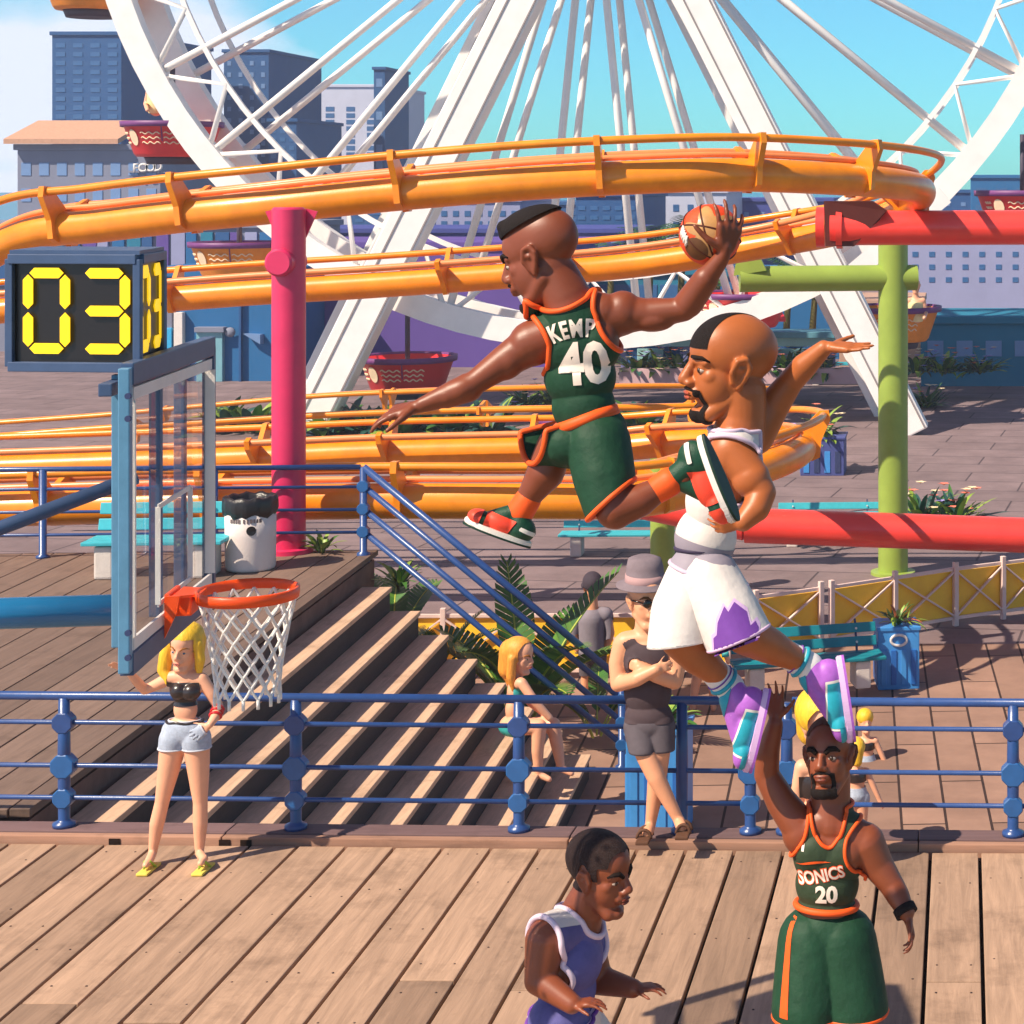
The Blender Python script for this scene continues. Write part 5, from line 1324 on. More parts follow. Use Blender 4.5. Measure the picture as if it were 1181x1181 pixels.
hd3.face(PG, SK3, brow_th=.034, wide=.90, lip=mat('lip_brown', (118, 54, 40), .4, .4, .05), eye=1.1)
def hair3(p):
    x, y, z = hd3.loc(p)
    if (p - hd3.c).length > .75 * hd3.h: return 1
    return min(max(.27 - z, y - .24 + .0 * x), max(-.12 - z, y + .04 ))
wear(me, hair3, .003, 'hair', mat('hair_stubble', (96, 50, 34), .7, .25, .2, 60, .3, 260), PG)
def goat3(p, H=hd3):
    x, y, z = H.loc(p)
    if (p - H.c).length > .60 * H.h: return 1
    return min(max(z + .365 , .14 - y, abs(x) - .16, -.50 - z), max(abs(abs(x) - .125) - .022, z + .17, -.38 - z, .15 - y))
wear(me, goat3, .006, 'goatee', HAIR, PG)
b = MB(); b.tube([hd3.at(-.125, .30, -.205), hd3.at(-.06, .37, -.168), hd3.at(0, .39, -.162), hd3.at(.06, .37, -.168), hd3.at(.125, .30, -.205)], .014 * hd3.h, 8); b.build('moustache', HAIR, PG)
cA3, cB3 = circ(K(869, 935), 65 * q), circ(K(1009, 972), 33 * q)
def jer3(p):
    px_ = VX + p.x * FP / p.y; py_ = VY + (CH - p.z) * FP / p.y
    if p.y < Y0 + .02: nk = (1 - math.hypot((px_ - 955) / 19.5, (py_ - 935) / 43)) * 20 * q
    else: nk = (1 - math.hypot((px_ - 957) / 23, (py_ - 935) / 16)) * 18 * q
    return max(nk, cA3(p), cB3(p), K(953, 1044).z - p.z, p.z - K(0, 929).z, (908 - px_) * q, (px_ - 1000) * q)
jo = wear(me, jer3, .013, 'jersey', JGS, PG, TRO, .0105, keep=lambda c: c.z > K(0, 1030).z)
t = bvh_of(jo)
print_on(t, 'SONICS', .096, K(948.5, 1001), (1, 0, .22), (-.22, 0, 1), (0, -1, 0), TRO, jo, 'lettering_outline', bold=.07, sx=.76, off=.004)
print_on(t, 'SONICS', .096, K(948.5, 1001), (1, 0, .22), (-.22, 0, 1), (0, -1, 0), CRM, jo, bold=.025, sx=.76, off=.0065)
print_shape(t, [(-.10 + .2 * i / 12, .012 + .022 * math.sin(math.pi * i / 12)) for i in range(13)] + [(.10 - .2 * i / 12, .012 + .008 * math.sin(math.pi * i / 12)) for i in range(1, 12)], K(940, 990), (1, 0, .15), (-.15, 0, 1), (0, -1, 0), TRO, jo, 'swoosh')
print_on(t, '20', .122, K(955, 1023), (1, 0, .0), (0, 0, 1), (0, -1, 0), CRM, jo, 'number', bold=.04, sx=.95)
print_shape(t, [(-.008, -.02), (.006, -.02), (.010, .02), (-.004, .02)], K(928, 968), (1, 0, 0), (0, 0, 1), (0, -1, 0), SWH, jo, 'chest_mark')
S_ = Body(); S_.ell(K(953, 1078), (41 * q, 32 * q, 36 * q))
for l in L3: S_.chain([l[0], l[0].lerp(l[1], .5), l[0].lerp(l[1], 1.0)], [37 * q, 38 * q, 38 * q])
sm = S_.mesh(.01, 6)
so_ = wear(sm, lambda p: max(K(0, 1160).z - p.z, p.z - K(0, 1046).z), .004, 'shorts', JG, PG, TRO, .011, 'hem', thick=-.006)
b = MB(); b.tube([K(953, 1043) + V((1, 0, -.05)) * 35 * q * math.cos(a) + V((0, 1, 0)) * 27.5 * q * math.sin(a) for a in [2 * math.pi * i / 40 for i in range(40)]], .018, 8, closed=True); b.build('waistband', TRO, so_)
t = bvh_of(so_)
print_shape(t, [(-.03, -.46), (.03, -.46), (.016, .0), (-.016, .0)], K(924, 1052), (1, 0, .0), (-.12, 0, 1), (-.5, -1, 0), TRO, so_, 'side_stripe')
b = MB(); w_ = LA3[-1]; d = (LA3[-1] - LA3[-2]).normalized(); b.tube([w_ - d * .03, w_ + d * .012], 13.5 * q, 16); b.build('wristband', mat('band_black', (30, 22, 22), .8, .2, .1), PG)
for l in L3:
    S2 = Body(); S2.chain([l[2] + V((0, .0, .2)), l[2]], [15 * q, 14 * q]); S2.build('sock', SOCKW, PG, .009, 3)
    shoe(PG, V((l[2].x, l[2].y + .10, .035)), V((l[2].x, l[2].y - .27, .035)), (0, 0, -1), .14, l[2] + V((0, 0, .03)), cg)

# === player whose head rises at the bottom edge ===
Y0 = 10.0; K = lambda px, py, dy=0.0: P(px, py, Y0 + dy); q = M_(Y0)
BT = empty('person', G(668, 1320, 0), 'player in a white and purple jersey looking right at the bottom edge of the court', 'person', 'basketball players')
B = Body(); hd4 = Head(K(693, 1008), (.90, -.42, -.10), (-.06, 0, 1), 98 * q); hd4.add(B, wide=.88, cran=1.0)
B.chain([K(684, 1028, .02), K(672, 1050, .03), K(664, 1072, .03)], [23 * q, 24 * q, 30 * q])
B.chain([K(662, 1068), K(632, 1082, -.16)], [22 * q, 24 * q]); B.chain([K(662, 1068), K(668, 1080, .2)], [22 * q, 24 * q])
B.ell(K(656, 1105), (36 * q, 42 * q, 40 * q)); B.ell(K(654, 1140), (30 * q, 36 * q, 36 * q)); B.ell(K(650, 1172), (30 * q, 34 * q, 30 * q))
for pts in ([K(630, 1084, -.17), K(622, 1130, -.22), K(660, 1158, -.32)], [K(672, 1084, .22), K(690, 1130, .24), K(730, 1140, .14)]):
    B.chain(pts, [24 * q, 17 * q, 11 * q]); hand(B, pts[-1], (1, 0, .1), (0, 0, -1), (0, -1, 0), .19, .3)
L4 = [[K(645, 1180, -.12), K(668, 1250, -.2), K(640, 1310, -.14)], [K(655, 1180, .12), K(700, 1245, .14), K(690, 1305, .16)]]
for l in L4: B.chain(l, [33 * q, 22 * q, 12 * q]); B.seg(l[2], l[2] + V((.16, -.05, -.03)), 12 * q, 12 * q)
me = B.mesh(.0074, 6); me.materials.clear(); me.materials.append(SK3); link('body', me, BT)
hd4.face(BT, SK3, wide=.88, brow_th=.026, lip=mat('lip_brown', (118, 54, 40), .4, .4, .05))
def hair4(p):
    x, y, z = hd4.loc(p)
    if (p - hd4.c).length > .75 * hd4.h: return 1
    return max(abs(x) - .315 * .9, min(max(.19 - z, y - .30 + .35 * abs(x)), max(-.16 - z, y + .07, ), max(.02 - z, y - .12 , )))
wear(me, hair4, .008, 'hair', mat('hair_dark_brown', (44, 28, 26), .7, .25, .2, 60, .5, 260), BT)
def jer4(p):
    return max(.125 - (p - K(672, 1046, .03)).length, .118 - chaindist(p, [K(620, 1088, -.22), K(622, 1130, -.22), K(660, 1158, -.32)]), .118 - chaindist(p, [K(676, 1090, .27), K(690, 1130, .24), K(730, 1140, .14)]), K(0, 1168).z - p.z, p.z - K(0, 1042).z, segdist(p, K(655, 1070), K(652, 1170)) - .27, .19 - (p - K(706, 1040)).length)
jo = wear(me, jer4, .014, 'jersey', mat('jersey_indigo', (96, 92, 150), .6, .25, .2, 9), BT, mat('trim_pale', (232, 208, 222), .6, .3, .05), .016)
wear(me, lambda p: max(jer4(p), K(0, 1052).z - p.z - .3 * (p.x - K(650, 0).x)), .017, 'shoulder_yoke', JW, jo)
S_ = Body(); S_.ell(K(650, 1176), (40 * q, 40 * q, 30 * q))
for l in L4: S_.chain([l[0], l[0].lerp(l[1], .9)], [36 * q, 36 * q])
wear(S_.mesh(.01, 6), lambda p: max(K(0, 1238).z - p.z, p.z - K(0, 1166).z), .004, 'shorts', JW, BT, PURP, .012, 'hem', thick=-.006)
for l in L4: shoe(BT, V((l[2].x - .10, l[2].y + .02, .035)), V((l[2].x + .26, l[2].y - .06, .035)), (0, 0, -1), .14, l[2] + V((0, 0, .03)), cm, 1)
# ---------------------------------------------------------------- spectators
SKF = mat('skin_fair', (236, 172, 138), .45, .4, .06, 9); SKT = mat('skin_tan', (226, 160, 122), .45, .4, .06, 9)
HY = mat('hair_yellow', (240, 186, 48), .5, .4, .22, 30, .35, 60, stretch=(1, 1, .25)); HO = mat('hair_orange', (238, 158, 66), .5, .4, .22, 30, .35, 60, stretch=(1, 1, .25))
DEN = mat('denim', (172, 182, 200), .8, .2, .18, 30, .3, 200); LEA = mat('leather_black', (44, 34, 34), .3, .6, .1, 20); GRY = mat('cloth_grey', (134, 126, 136), .8, .2, .08, 12); DGR = mat('cloth_dark', (78, 64, 68), .8, .2, .10, 12); SHG = mat('shorts_charcoal', (92, 84, 90), .8, .2, .1, 14)
LIPF = mat('lip_fair', (206, 116, 100), .4, .4, .05); TQ = mat('bikini_teal', (60, 170, 170), .5, .4, .2, 30)
def kk(Y): return (lambda px, py, dy=0.0: P(px, py, Y + dy)), M_(Y)
def zb(py, Y): return P(0, py, Y).z
def bounded(c, r, f): c = V(c); return lambda p: f(p) if (p - c).length < r else 1.0

# girl with hand on hip by the hoop
K, q = kk(14.15)
g = empty('person', G(205, 996, 0), 'blond young woman in black top and denim shorts standing by the railing under the backboard', 'person', 'spectators')
h1 = Head(K(214, 747), (-.10, -.97, -.14), (.10, .05, 1), 54 * q); B = Body(); h1.add(B, nose=.8, jaw=.85, chin=.96, wide=.90)
B.chain([K(216, 765, .02), K(215, 780, .02)], [8 * q, 9 * q]); B.chain([K(215, 781), K(199, 781)], [9 * q, 8 * q]); B.chain([K(215, 781), K(231, 783)], [9 * q, 8 * q])
B.ell(K(214, 794), (17 * q, 11 * q, 17 * q)); B.ell(K(207, 797, -.05), (9.5 * q, 9 * q, 9 * q)); B.ell(K(221, 798, -.05), (9.5 * q, 9 * q, 9 * q)); B.ell(K(214, 818), (13.5 * q, 9 * q, 16 * q)); B.ell(K(213, 843), (25 * q, 14 * q, 17 * q))
RA_ = [K(198, 781), K(182, 789), K(167, 796), K(158, 786, -.08), K(148, 774, -.14)]; B.chain(RA_, [8 * q, 6.6 * q, 5.4 * q, 5.4 * q, 4 * q]); hand(B, K(147, 773, -.15), (-.8, -.3, .5), (0, -.6, -.5), (.3, -.3, .9), .155, .3)
LA_ = [K(232, 783), K(244, 800), K(252, 815, .02), K(248, 827, -.06), K(242, 836, -.12)]; B.chain(LA_, [8 * q, 6.6 * q, 5.6 * q, 5.4 * q, 4 * q]); hand(B, K(241, 837, -.12), (-.75, -.25, -.5), (.1, 1, 0), (-.3, -.2, .9), .155, .25)
for l in ([K(201, 852), K(194, 890), K(187, 925), K(181, 950), K(176, 984)], [K(226, 852), K(229, 890), K(231, 925), K(231, 950), K(230, 984)]):
    B.chain(l, [15.5 * q, 12 * q, 8 * q, 8.2 * q, 4.8 * q])
for a, e in ((K(176, 984), K(172, 993, -.12)), (K(230, 984), K(235, 991, -.12))): B.chain([a, e], [4.8 * q, 5 * q]); B.seg(e + V((.0, -.0, .0)), e + V((0, -.06, -.01)), 4.6 * q, 3.8 * q)
me = B.mesh(.0088, 4); me.materials.clear(); me.materials.append(SKF); link('body', me, g)
h1.face(g, SKF, iris=(60, 90, 120), brow=(150, 96, 40), brow_th=.014, lip=LIPF, wide=.90)
arms = lambda p: 8.6 * q - min(chaindist(p, RA_[1:]), chaindist(p, LA_[1:]))
tp = wear(me, bounded(K(214, 798), 27 * q, lambda p: max(p.z - zb(785, 14.15) + .0, zb(813, 14.15) - p.z, arms(p), abs(p.x - K(214, 0).x) - 19.5 * q)), .007, 'top', LEA, g)
sh = wear(me, bounded(K(213, 846), 40 * q, lambda p: max(p.z - zb(831, 14.15), zb(862, 14.15) - p.z, arms(p), -9 * q + abs(0))), .009, 'shorts', DEN, g, mat('hem_fray', (206, 206, 214), .9, .1, .1), .006, 'hem')
b = MB(); b.tube([K(213, 831.5) + V((21 * q * math.cos(t), 12 * q * math.sin(t), .006 * math.sin(6 * t))) for t in [2 * math.pi * i / 40 for i in range(40)]], .010, 6, closed=True); b.build('belt', LEA, sh)
Hh = Body(); Hh.ell(h1.at(0, -.06, .20), (.345 * h1.h, .40 * h1.h, .345 * h1.h), h1.M); Hh.chain([h1.at(-.30, .05, .15), h1.at(-.36, .06, -.2), h1.at(-.34, .05, -.52)], [.10 * h1.h, .11 * h1.h, .06 * h1.h])
Hh.chain([h1.at(.30, .02, .15), h1.at(.40, .05, -.2), h1.at(.42, .10, -.5), h1.at(.24, .22, -.72)], [.12 * h1.h, .15 * h1.h, .14 * h1.h, .08 * h1.h]); Hh.chain([h1.at(0, -.3, .1), h1.at(0, -.32, -.5)], [.28 * h1.h, .22 * h1.h])
hm = Hh.mesh(.0088, 3); wear(hm, lambda p: (lambda l: max(l[1] - .10 - .0, 0) - .001 if False else min(.6, max(.12 - abs(l[0]) * .0 - 1, (l[1] - .13 if abs(l[0]) < .27 and l[2] < .30 else -1))))(h1.loc(p)), 0, 'hair', HY, g)
for t in (.30, .55, .80):
    pass
for z_ in (815, 820, 826):
    c_ = LA_[2].lerp(LA_[3], (z_ - 812) / 16); d = (LA_[3] - LA_[2]).normalized(); x, y, z = frame_from(d); b = MB(); b.tube([c_ + (x * math.cos(2 * math.pi * i / 20) + y * math.sin(2 * math.pi * i / 20)) * 6.2 * q for i in range(20)], .010, 6, closed=True); b.build('bracelet', mat('bangle_red', (208, 36, 40), .4, .5, .1), g)
for e in (K(172, 993, -.12), K(235, 991, -.12)):
    b = MB(); b.box((e.x, e.y - .01, .012), (.085, .25, .022), bev=.01); fo = b.build('sandal', mat('flipflop_yellow', (226, 206, 92), .6, .3, .05), g)
    b = MB(); b.tube([(e.x - .04, e.y + .02, .02), (e.x - .02, e.y - .03, .075), (e.x, e.y - .09, .045), (e.x + .02, e.y - .03, .075), (e.x + .04, e.y + .02, .02)], .010, 6); b.build('strap', mat('strap_lime', (150, 190, 60), .5, .3), fo)

# man with hat, glasses and crossed arms leaning on the rail
K, q = kk(14.52)
g = empty('person', K(752, 966), 'man in grey hat, sunglasses and dark tank top leaning with crossed arms on the railing', 'person', 'spectators')
h1 = Head(K(746, 693), (.50, -.86, .02), (-.03, .02, 1), 66 * q); B = Body(); h1.add(B, nose=1.1, jaw=1.05, wide=.92)
B.chain([K(747, 712, .03), K(747, 735, .03)], [14 * q, 16 * q]); B.chain([K(747, 737), K(722, 741)], [13 * q, 13 * q]); B.chain([K(747, 737), K(774, 742)], [13 * q, 13 * q])
B.ell(K(747, 758), (32 * q, 19 * q, 29 * q)); B.ell(K(747, 797), (26 * q, 18 * q, 29 * q)); B.ell(K(748, 826), (26 * q, 18 * q, 20 * q))
AR = [[K(719, 743), K(713, 765, -.02), K(713, 789, -.06), K(735, 783, -.19), K(757, 772, -.20)], [K(777, 744), K(781, 765, -.02), K(778, 786, -.06), K(757, 779, -.15), K(738, 770, -.15)]]
for a in AR: B.chain(a, [12.5 * q, 11 * q, 9 * q, 8.5 * q, 6.5 * q])
hand(B, K(757, 772, -.20), (.9, .2, .2), (0, 1, 0), (-.2, -.3, 1), .15, .4); hand(B, K(738, 770, -.15), (-.9, .3, .2), (0, 1, 0), (.2, -.3, 1), .15, .4)
LG_ = [[K(738, 834), K(744, 868, -.10), K(757, 897, -.13), K(783, 946, -.13)], [K(760, 834), K(761, 868, -.04), K(757, 905, -.02), K(750, 952, .0)]]
for l in LG_: B.chain(l, [17 * q, 12 * q, 10.5 * q, 6 * q])
B.seg(K(783, 946, -.13), K(786, 954, -.20), 6.5 * q, 6.5 * q); B.seg(K(750, 952, .0), K(747, 960, -.10), 6.5 * q, 6.5 * q)
me = B.mesh(.0095, 4); me.materials.clear(); me.materials.append(SKT); link('body', me, g)
h1.face(g, SKT, brow=(110, 70, 40), lip=LIPF, wide=.92)
arms = lambda p: min(10.5 * q - min(chaindist(p, AR[0]), chaindist(p, AR[1])), 1)
wear(me, bounded(K(747, 785), 55 * q, lambda p: max(p.z - zb(729, 14.5), zb(832, 14.5) - p.z, 15.5 * q - math.hypot(p.x - K(747, 0).x, p.z - zb(726, 14.5)) if p.y < 14.52 else -1, max(chainex(p, a, [12.5 * q, 11 * q, 9 * q, 8.5 * q, 6.5 * q], .6 * q) for a in AR), .10 - (p - K(768, 770, -.22)).length, .06 - (p - K(730, 768, -.17)).length, abs(p.x - K(747, 0).x) - 30 * q)), .010, 'tank_top', DGR, g)
S_ = Body(); S_.ell(K(748, 835), (27 * q, 19 * q, 18 * q)); S_.chain([K(737, 838), K(741, 868, -.10)], [17 * q, 14 * q]); S_.chain([K(761, 838), K(764, 868, -.04)], [17 * q, 13.5 * q])
wear(S_.mesh(.011, 4), lambda p: max(zb(866, 14.45) - p.z, p.z - zb(823, 14.5)), .002, 'shorts', SHG, g, SHG, .006, 'hem', thick=-.006)
b = MB(); b.lathe((0, 0, 0), [(0, .30), (.10, .31), (.155, .285), (.175, .20), (.185, .05), (.275, .012), (.28, .0), (.18, -.005), (0, 0)], 32)
for v in b.bm.verts: v.co = h1.at(0, -.06, .27) + h1.M @ V((v.co.x * .80, v.co.y * .82, v.co.z * .70 - .012 * (v.co.y * 6)))
ho = b.build('hat', mat('hat_grey', (124, 110, 116), .85, .2, .1, 20), g)
b = MB(); b.lathe((0, 0, 0), [(.187, .045), (.190, .05), (.183, .125), (.178, .125)], 32)
for v in b.bm.verts: v.co = h1.at(0, -.06, .27) + h1.M @ V((v.co.x * .81, v.co.y * .83, v.co.z * .70 - .012 * (v.co.y * 6)))
b.build('hat_band', mat('band_rose', (176, 140, 140), .8, .2), ho)
gl = mat('glasses_black', (24, 18, 18), .15, .6, 0)
b = MB()
for sx in (-1, 1): b.ball(h1.at(sx * .12, .35, .02), (.085 * h1.h, .03 * h1.h, .075 * h1.h), rot=h1.M); b.tube([h1.at(sx * .20, .33, .04), h1.at(sx * .30, .1, .06), h1.at(sx * .31, -.05, .05)], .011 * h1.h * 1.3, 6)
b.tube([h1.at(-.05, .385, .04), h1.at(.05, .385, .04)], .014 * h1.h, 6); b.build('sunglasses', gl, g)
SDL = mat('sandal_brown', (96, 66, 50), .7, .2, .1)
for e, d in ((K(786, 954, -.20), .02), (K(747, 960, -.10), -.02)):
    b = MB(); b.box((e.x + d, e.y - .02, e.z - .035), (.10, .26, .03), bev=.01); so_ = b.build('sandal', SDL, g)
    for o_ in (-.05, .03): b = MB(); b.tube([(e.x + d + .052 * math.cos(t), e.y + o_, e.z - .03 + .065 * math.sin(t)) for t in [math.pi * i / 10 for i in range(11)]], .013, 6); b.build('strap', SDL, so_)

# man in grey cap seen from behind
def simple(name_label, Y, hc, hh, fwd, joints, skin, vox=.014, group='spectators', base=None):
    K, q = kk(Y); g = empty('person', base or K(hc[0], hc[1] + 5 * hh), name_label, 'person', group)
    h1 = Head(K(*hc), fwd, (0, 0, 1), hh * q); B = Body(); h1.add(B, wide=.9)
    for pts, rs in joints: B.chain([K(*p) for p in pts], [r * q for r in rs])
    me = B.mesh(vox, 4); me.materials.clear(); me.materials.append(skin); link('body', me, g)
    return g, h1, me, K, q
g, h1, me, K, q = simple('man in a grey shirt and dark cap seen from behind by the yellow fence', 30.2, (683, 677), 34, (-.35, .93, 0), [
    ([(683, 690), (683, 702)], [6, 7]), ([(668, 709), (698, 709)], [7, 7]), ([(683, 715), (683, 735), (683, 752)], [14, 13, 13]), ([(666, 711), (662, 730), (666, 748)], [5.5, 5, 4]), ([(700, 711), (704, 730), (699, 748)], [5.5, 5, 4]),
    ([(677, 755), (676, 775), (675, 793)], [8, 6, 4.5]), ([(690, 755), (690, 775), (691, 793)], [8, 6, 4.5])], SKT, base=P(683, 795, 30.2))
wear(me, bounded(K(683, 728), 36 * q, lambda p: max(p.z - zb(702, 30.2), zb(752, 30.2) - p.z, abs(p.x - K(683, 0).x) - 22 * q, 4.6 * q - min(segdist(p, K(663, 731), K(666, 748)), segdist(p, K(704, 731), K(699, 748))))), .03, 'shirt', GRY, g)
wear(me, lambda p: max(p.z - zb(751, 30.2), zb(778, 30.2) - p.z), .03, 'shorts', SHG, g)
wear(me, lambda p: (lambda l: max(.05 - l[2] - .25 * max(0, -l[1]) , 0 if (p - h1.c).length > .75 * h1.h else -1))(h1.loc(p)), .02, 'cap', mat('cap_charcoal', (66, 58, 68), .8, .2, .1), g)
b = MB(); b.prism([h1.at(-.2, .33, .16), h1.at(.2, .33, .16), h1.at(.16, .62, .12), h1.at(-.16, .62, .12)], (0, 0, .02)); b.build('cap_peak', MATS['cap_charcoal'], g)

# girl sitting on the steps
K, q = kk(23.9)
g = empty('person', K(600, 848), 'girl with orange hair and teal bikini sitting on the wooden steps', 'person', 'spectators')
h1 = Head(K(600, 757), (.93, -.34, -.12), (-.05, 0, 1), 42 * q); B = Body(); h1.add(B, nose=.85, jaw=.85, wide=.9)
B.chain([K(597, 770), K(595, 782)], [6.5 * q, 7 * q]); B.chain([K(590, 787, .12), K(600, 788, -.12)], [7 * q, 7 * q]); B.ell(K(596, 797), (11 * q, 13 * q, 13 * q)); B.ell(K(593, 818), (10 * q, 12 * q, 16 * q)); B.ell(K(591, 836), (15 * q, 16 * q, 12 * q))
B.chain([K(602, 788, -.14), K(616, 808, -.2), K(634, 828, -.16)], [6 * q, 5 * q, 4 * q]); B.chain([K(592, 788, .14), K(612, 810, .14), K(632, 826, .06)], [6 * q, 5 * q, 4 * q])
for l in ([K(592, 838, -.1), K(622, 838, -.16), K(620, 866, -.16), K(621, 893, -.14)], [K(594, 838, .1), K(638, 836, .0), K(643, 862, .0), K(647, 886, .0)]):
    B.chain(l, [11 * q, 8.5 * q, 7 * q, 4.5 * q]); B.seg(l[-1], l[-1] + V((.14, -.04, -.05)), 4.5 * q, 3.5 * q)
me = B.mesh(.012, 4); me.materials.clear(); me.materials.append(SKF); link('body', me, g); h1.face(g, SKF, brow=(150, 96, 40), lip=LIPF, wide=.9)
wear(me, bounded(K(596, 797), 20 * q, lambda p: max(p.z - zb(790, 23.9), zb(804, 23.9) - p.z, K(598, 0).x - p.x - .03)), .012, 'bikini_top', TQ, g)
wear(me, bounded(K(590, 838), 30 * q, lambda p: max(p.z - zb(834, 23.9), p.x - K(606, 0).x)), .012, 'bikini_bottom', TQ, g)
Hh = Body(); Hh.ell(h1.at(0, -.08, .17), (.37 * h1.h, .43 * h1.h, .37 * h1.h), h1.M); Hh.chain([h1.at(0, -.3, .1), h1.at(0, -.32, -.4), h1.at(0, -.22, -.75)], [.33 * h1.h, .3 * h1.h, .14 * h1.h]); Hh.chain([h1.at(.32, -.05, .0), h1.at(.34, -.02, -.5), h1.at(.3, .08, -.85)], [.13 * h1.h, .13 * h1.h, .06 * h1.h])
wear(Hh.mesh(.013, 3), lambda p: (lambda l: (l[1] - .12 - .3 * max(0, l[2] - .2) if l[2] < .44 else -1))(h1.loc(p)), 0, 'hair', HO, g)

# blond woman at the rail behind the number 20 player
K, q = kk(13.95)
g = empty('person', K(938, 1008), 'blond woman at the railing half hidden behind the number 20 player', 'person', 'spectators')
h1 = Head(K(946, 834), (.62, -.72, -.3), (-.1, 0, 1), 70 * q); B = Body(); h1.add(B, wide=.9, nose=.85)
B.chain([K(944, 862), K(940, 880)], [9 * q, 10 * q]); B.chain([K(926, 885), K(960, 885)], [10 * q, 9 * q]); B.ell(K(942, 905), (19 * q, 12 * q, 22 * q)); B.ell(K(941, 945), (22 * q, 14 * q, 24 * q))
B.chain([K(925, 885), K(919, 912), K(922, 938)], [9 * q, 7 * q, 6 * q]); B.chain([K(962, 885), K(970, 912), K(965, 938)], [9 * q, 7 * q, 6 * q])
for l in ([K(932, 950), K(934, 980), K(935, 1003)], [K(952, 950), K(952, 980), K(953, 1003)]): B.chain(l, [13 * q, 9 * q, 6 * q]); B.seg(l[-1], l[-1] + V((0, -.1, -.02)), 6 * q, 5 * q)
me = B.mesh(.011, 4); me.materials.clear(); me.materials.append(SKF); link('body', me, g); h1.face(g, SKF, brow=(150, 96, 40), lip=LIPF, wide=.9)
wear(me, bounded(K(941, 950), 40 * q, lambda p: max(p.z - zb(938, 13.95), zb(966, 13.95) - p.z)), .01, 'shorts', DEN, g); wear(me, bounded(K(942, 905), 28 * q, lambda p: max(p.z - zb(893, 13.95), zb(918, 13.95) - p.z, abs(p.x - K(942, 0).x) - 20 * q)), .01, 'top', LEA, g)
Hh = Body(); Hh.ell(h1.at(0, -.08, .17), (.38 * h1.h, .44 * h1.h, .38 * h1.h), h1.M); Hh.chain([h1.at(-.1, -.3, .1), h1.at(-.16, -.34, -.35), h1.at(-.2, -.2, -.62)], [.34 * h1.h, .3 * h1.h, .12 * h1.h])
wear(Hh.mesh(.012, 3), lambda p: (lambda l: (l[1] - .10 - .3 * max(0, l[2] - .2) if l[2] < .40 else -1))(h1.loc(p)), 0, 'hair', HY, g)

def girl_back(label, Y, cx, top, ft, fwd, group='spectators', seed=0):
    H_ = ft - top; u = H_ / 130.0; X = lambda dx, dy: (cx + dx * u, top + dy * u)
    g, h1, me, K, q = simple(label, Y, X(0, 15), 30 * u, fwd, [
        ([X(0, 26), X(1, 36)], [4.5 * u, 5 * u]), ([X(-10, 40), X(12, 40)], [5 * u, 5 * u]), ([X(1, 45), X(1, 56), X(1, 66)], [10 * u, 9 * u, 12 * u]), ([X(-12, 41), X(-17, 56), X(-14, 72)], [4.2 * u, 3.6 * u, 2.8 * u]), ([X(13, 41), X(20, 56), X(28, 74)], [4.2 * u, 3.6 * u, 2.8 * u]),
        ([X(28, 74), X(31, 81)], [3 * u, 2 * u]), ([X(-5, 70), X(-5, 97), X(-6, 126)], [8.5 * u, 5.5 * u, 3.2 * u]), ([X(7, 70), X(8, 97), X(9, 126)], [8.5 * u, 5.5 * u, 3.2 * u])], SKF, .011, group, base=P(cx, ft + 2, Y))
    wear(me, bounded(K(*X(1, 66)), 26 * u * q, lambda p: max(p.z - K(*X(0, 57)).z, K(*X(0, 75)).z - p.z, abs(p.x - K(*X(1, 0)).x) - 15.5 * u * q)), .012, 'shorts', DEN, g)
    wear(me, bounded(K(*X(1, 46)), 16 * u * q, lambda p: max(p.z - K(*X(0, 41)).z, K(*X(0, 50)).z - p.z, abs(p.x - K(*X(1, 0)).x) - 11 * u * q)), .012, 'top', LEA, g)
    Hh = Body(); Hh.ell(h1.at(0, -.06, .17), (.36 * h1.h, .42 * h1.h, .36 * h1.h), h1.M); Hh.chain([h1.at(0, -.25, .1), h1.at(.0, -.34, -.35)], [.30 * h1.h, .2 * h1.h]); Hh.build('hair', HY, g, .014, 3)
girl_back('small blond girl in denim shorts walking on the boardwalk beyond the railing', 22.9, 987, 850, 980, (-.2, .95, 0))
girl_back('farther blond girl just behind the girl in denim shorts', 26.5, 998, 818, 936, (.3, -.95, 0))
g, h1, me, K, q = simple('bare legged person standing by the teal bench, mostly behind the white shorts', 28.9, (814, 703), 27, (.8, -.5, 0), [
    ([(814, 714), (814, 722)], [5, 6]), ([(803, 727), (826, 727)], [6, 6]), ([(814, 735), (814, 752), (814, 763)], [12, 11, 12]), ([(802, 728), (798, 745), (800, 760)], [5, 4, 3]), ([(827, 728), (832, 745), (838, 757)], [5, 4, 3.2]), ([(838, 757), (840, 764)], [3.4, 2.6]),
    ([(808, 766), (802, 790), (799, 817)], [8, 5.5, 3.4]), ([(820, 766), (822, 790), (823, 817)], [8, 5.5, 3.4])], SKF, base=P(812, 819, 28.9))
wear(me, bounded(K(814, 740), 30 * q, lambda p: max(p.z - zb(722, 28.9), zb(760, 28.9) - p.z, abs(p.x - K(814, 0).x) - 15 * q)), .03, 'shirt', mat('shirt_sky', (140, 180, 200), .8, .2, .1), g)
wear(me, bounded(K(814, 768), 24 * q, lambda p: max(p.z - zb(759, 28.9), zb(776, 28.9) - p.z, abs(p.x - K(814, 0).x) - 17 * q)), .03, 'shorts', SHG, g)
b = MB(); b.cyl(K(836, 752), K(837, 757), 4.4 * q); b.build('wristband', TQ, g)
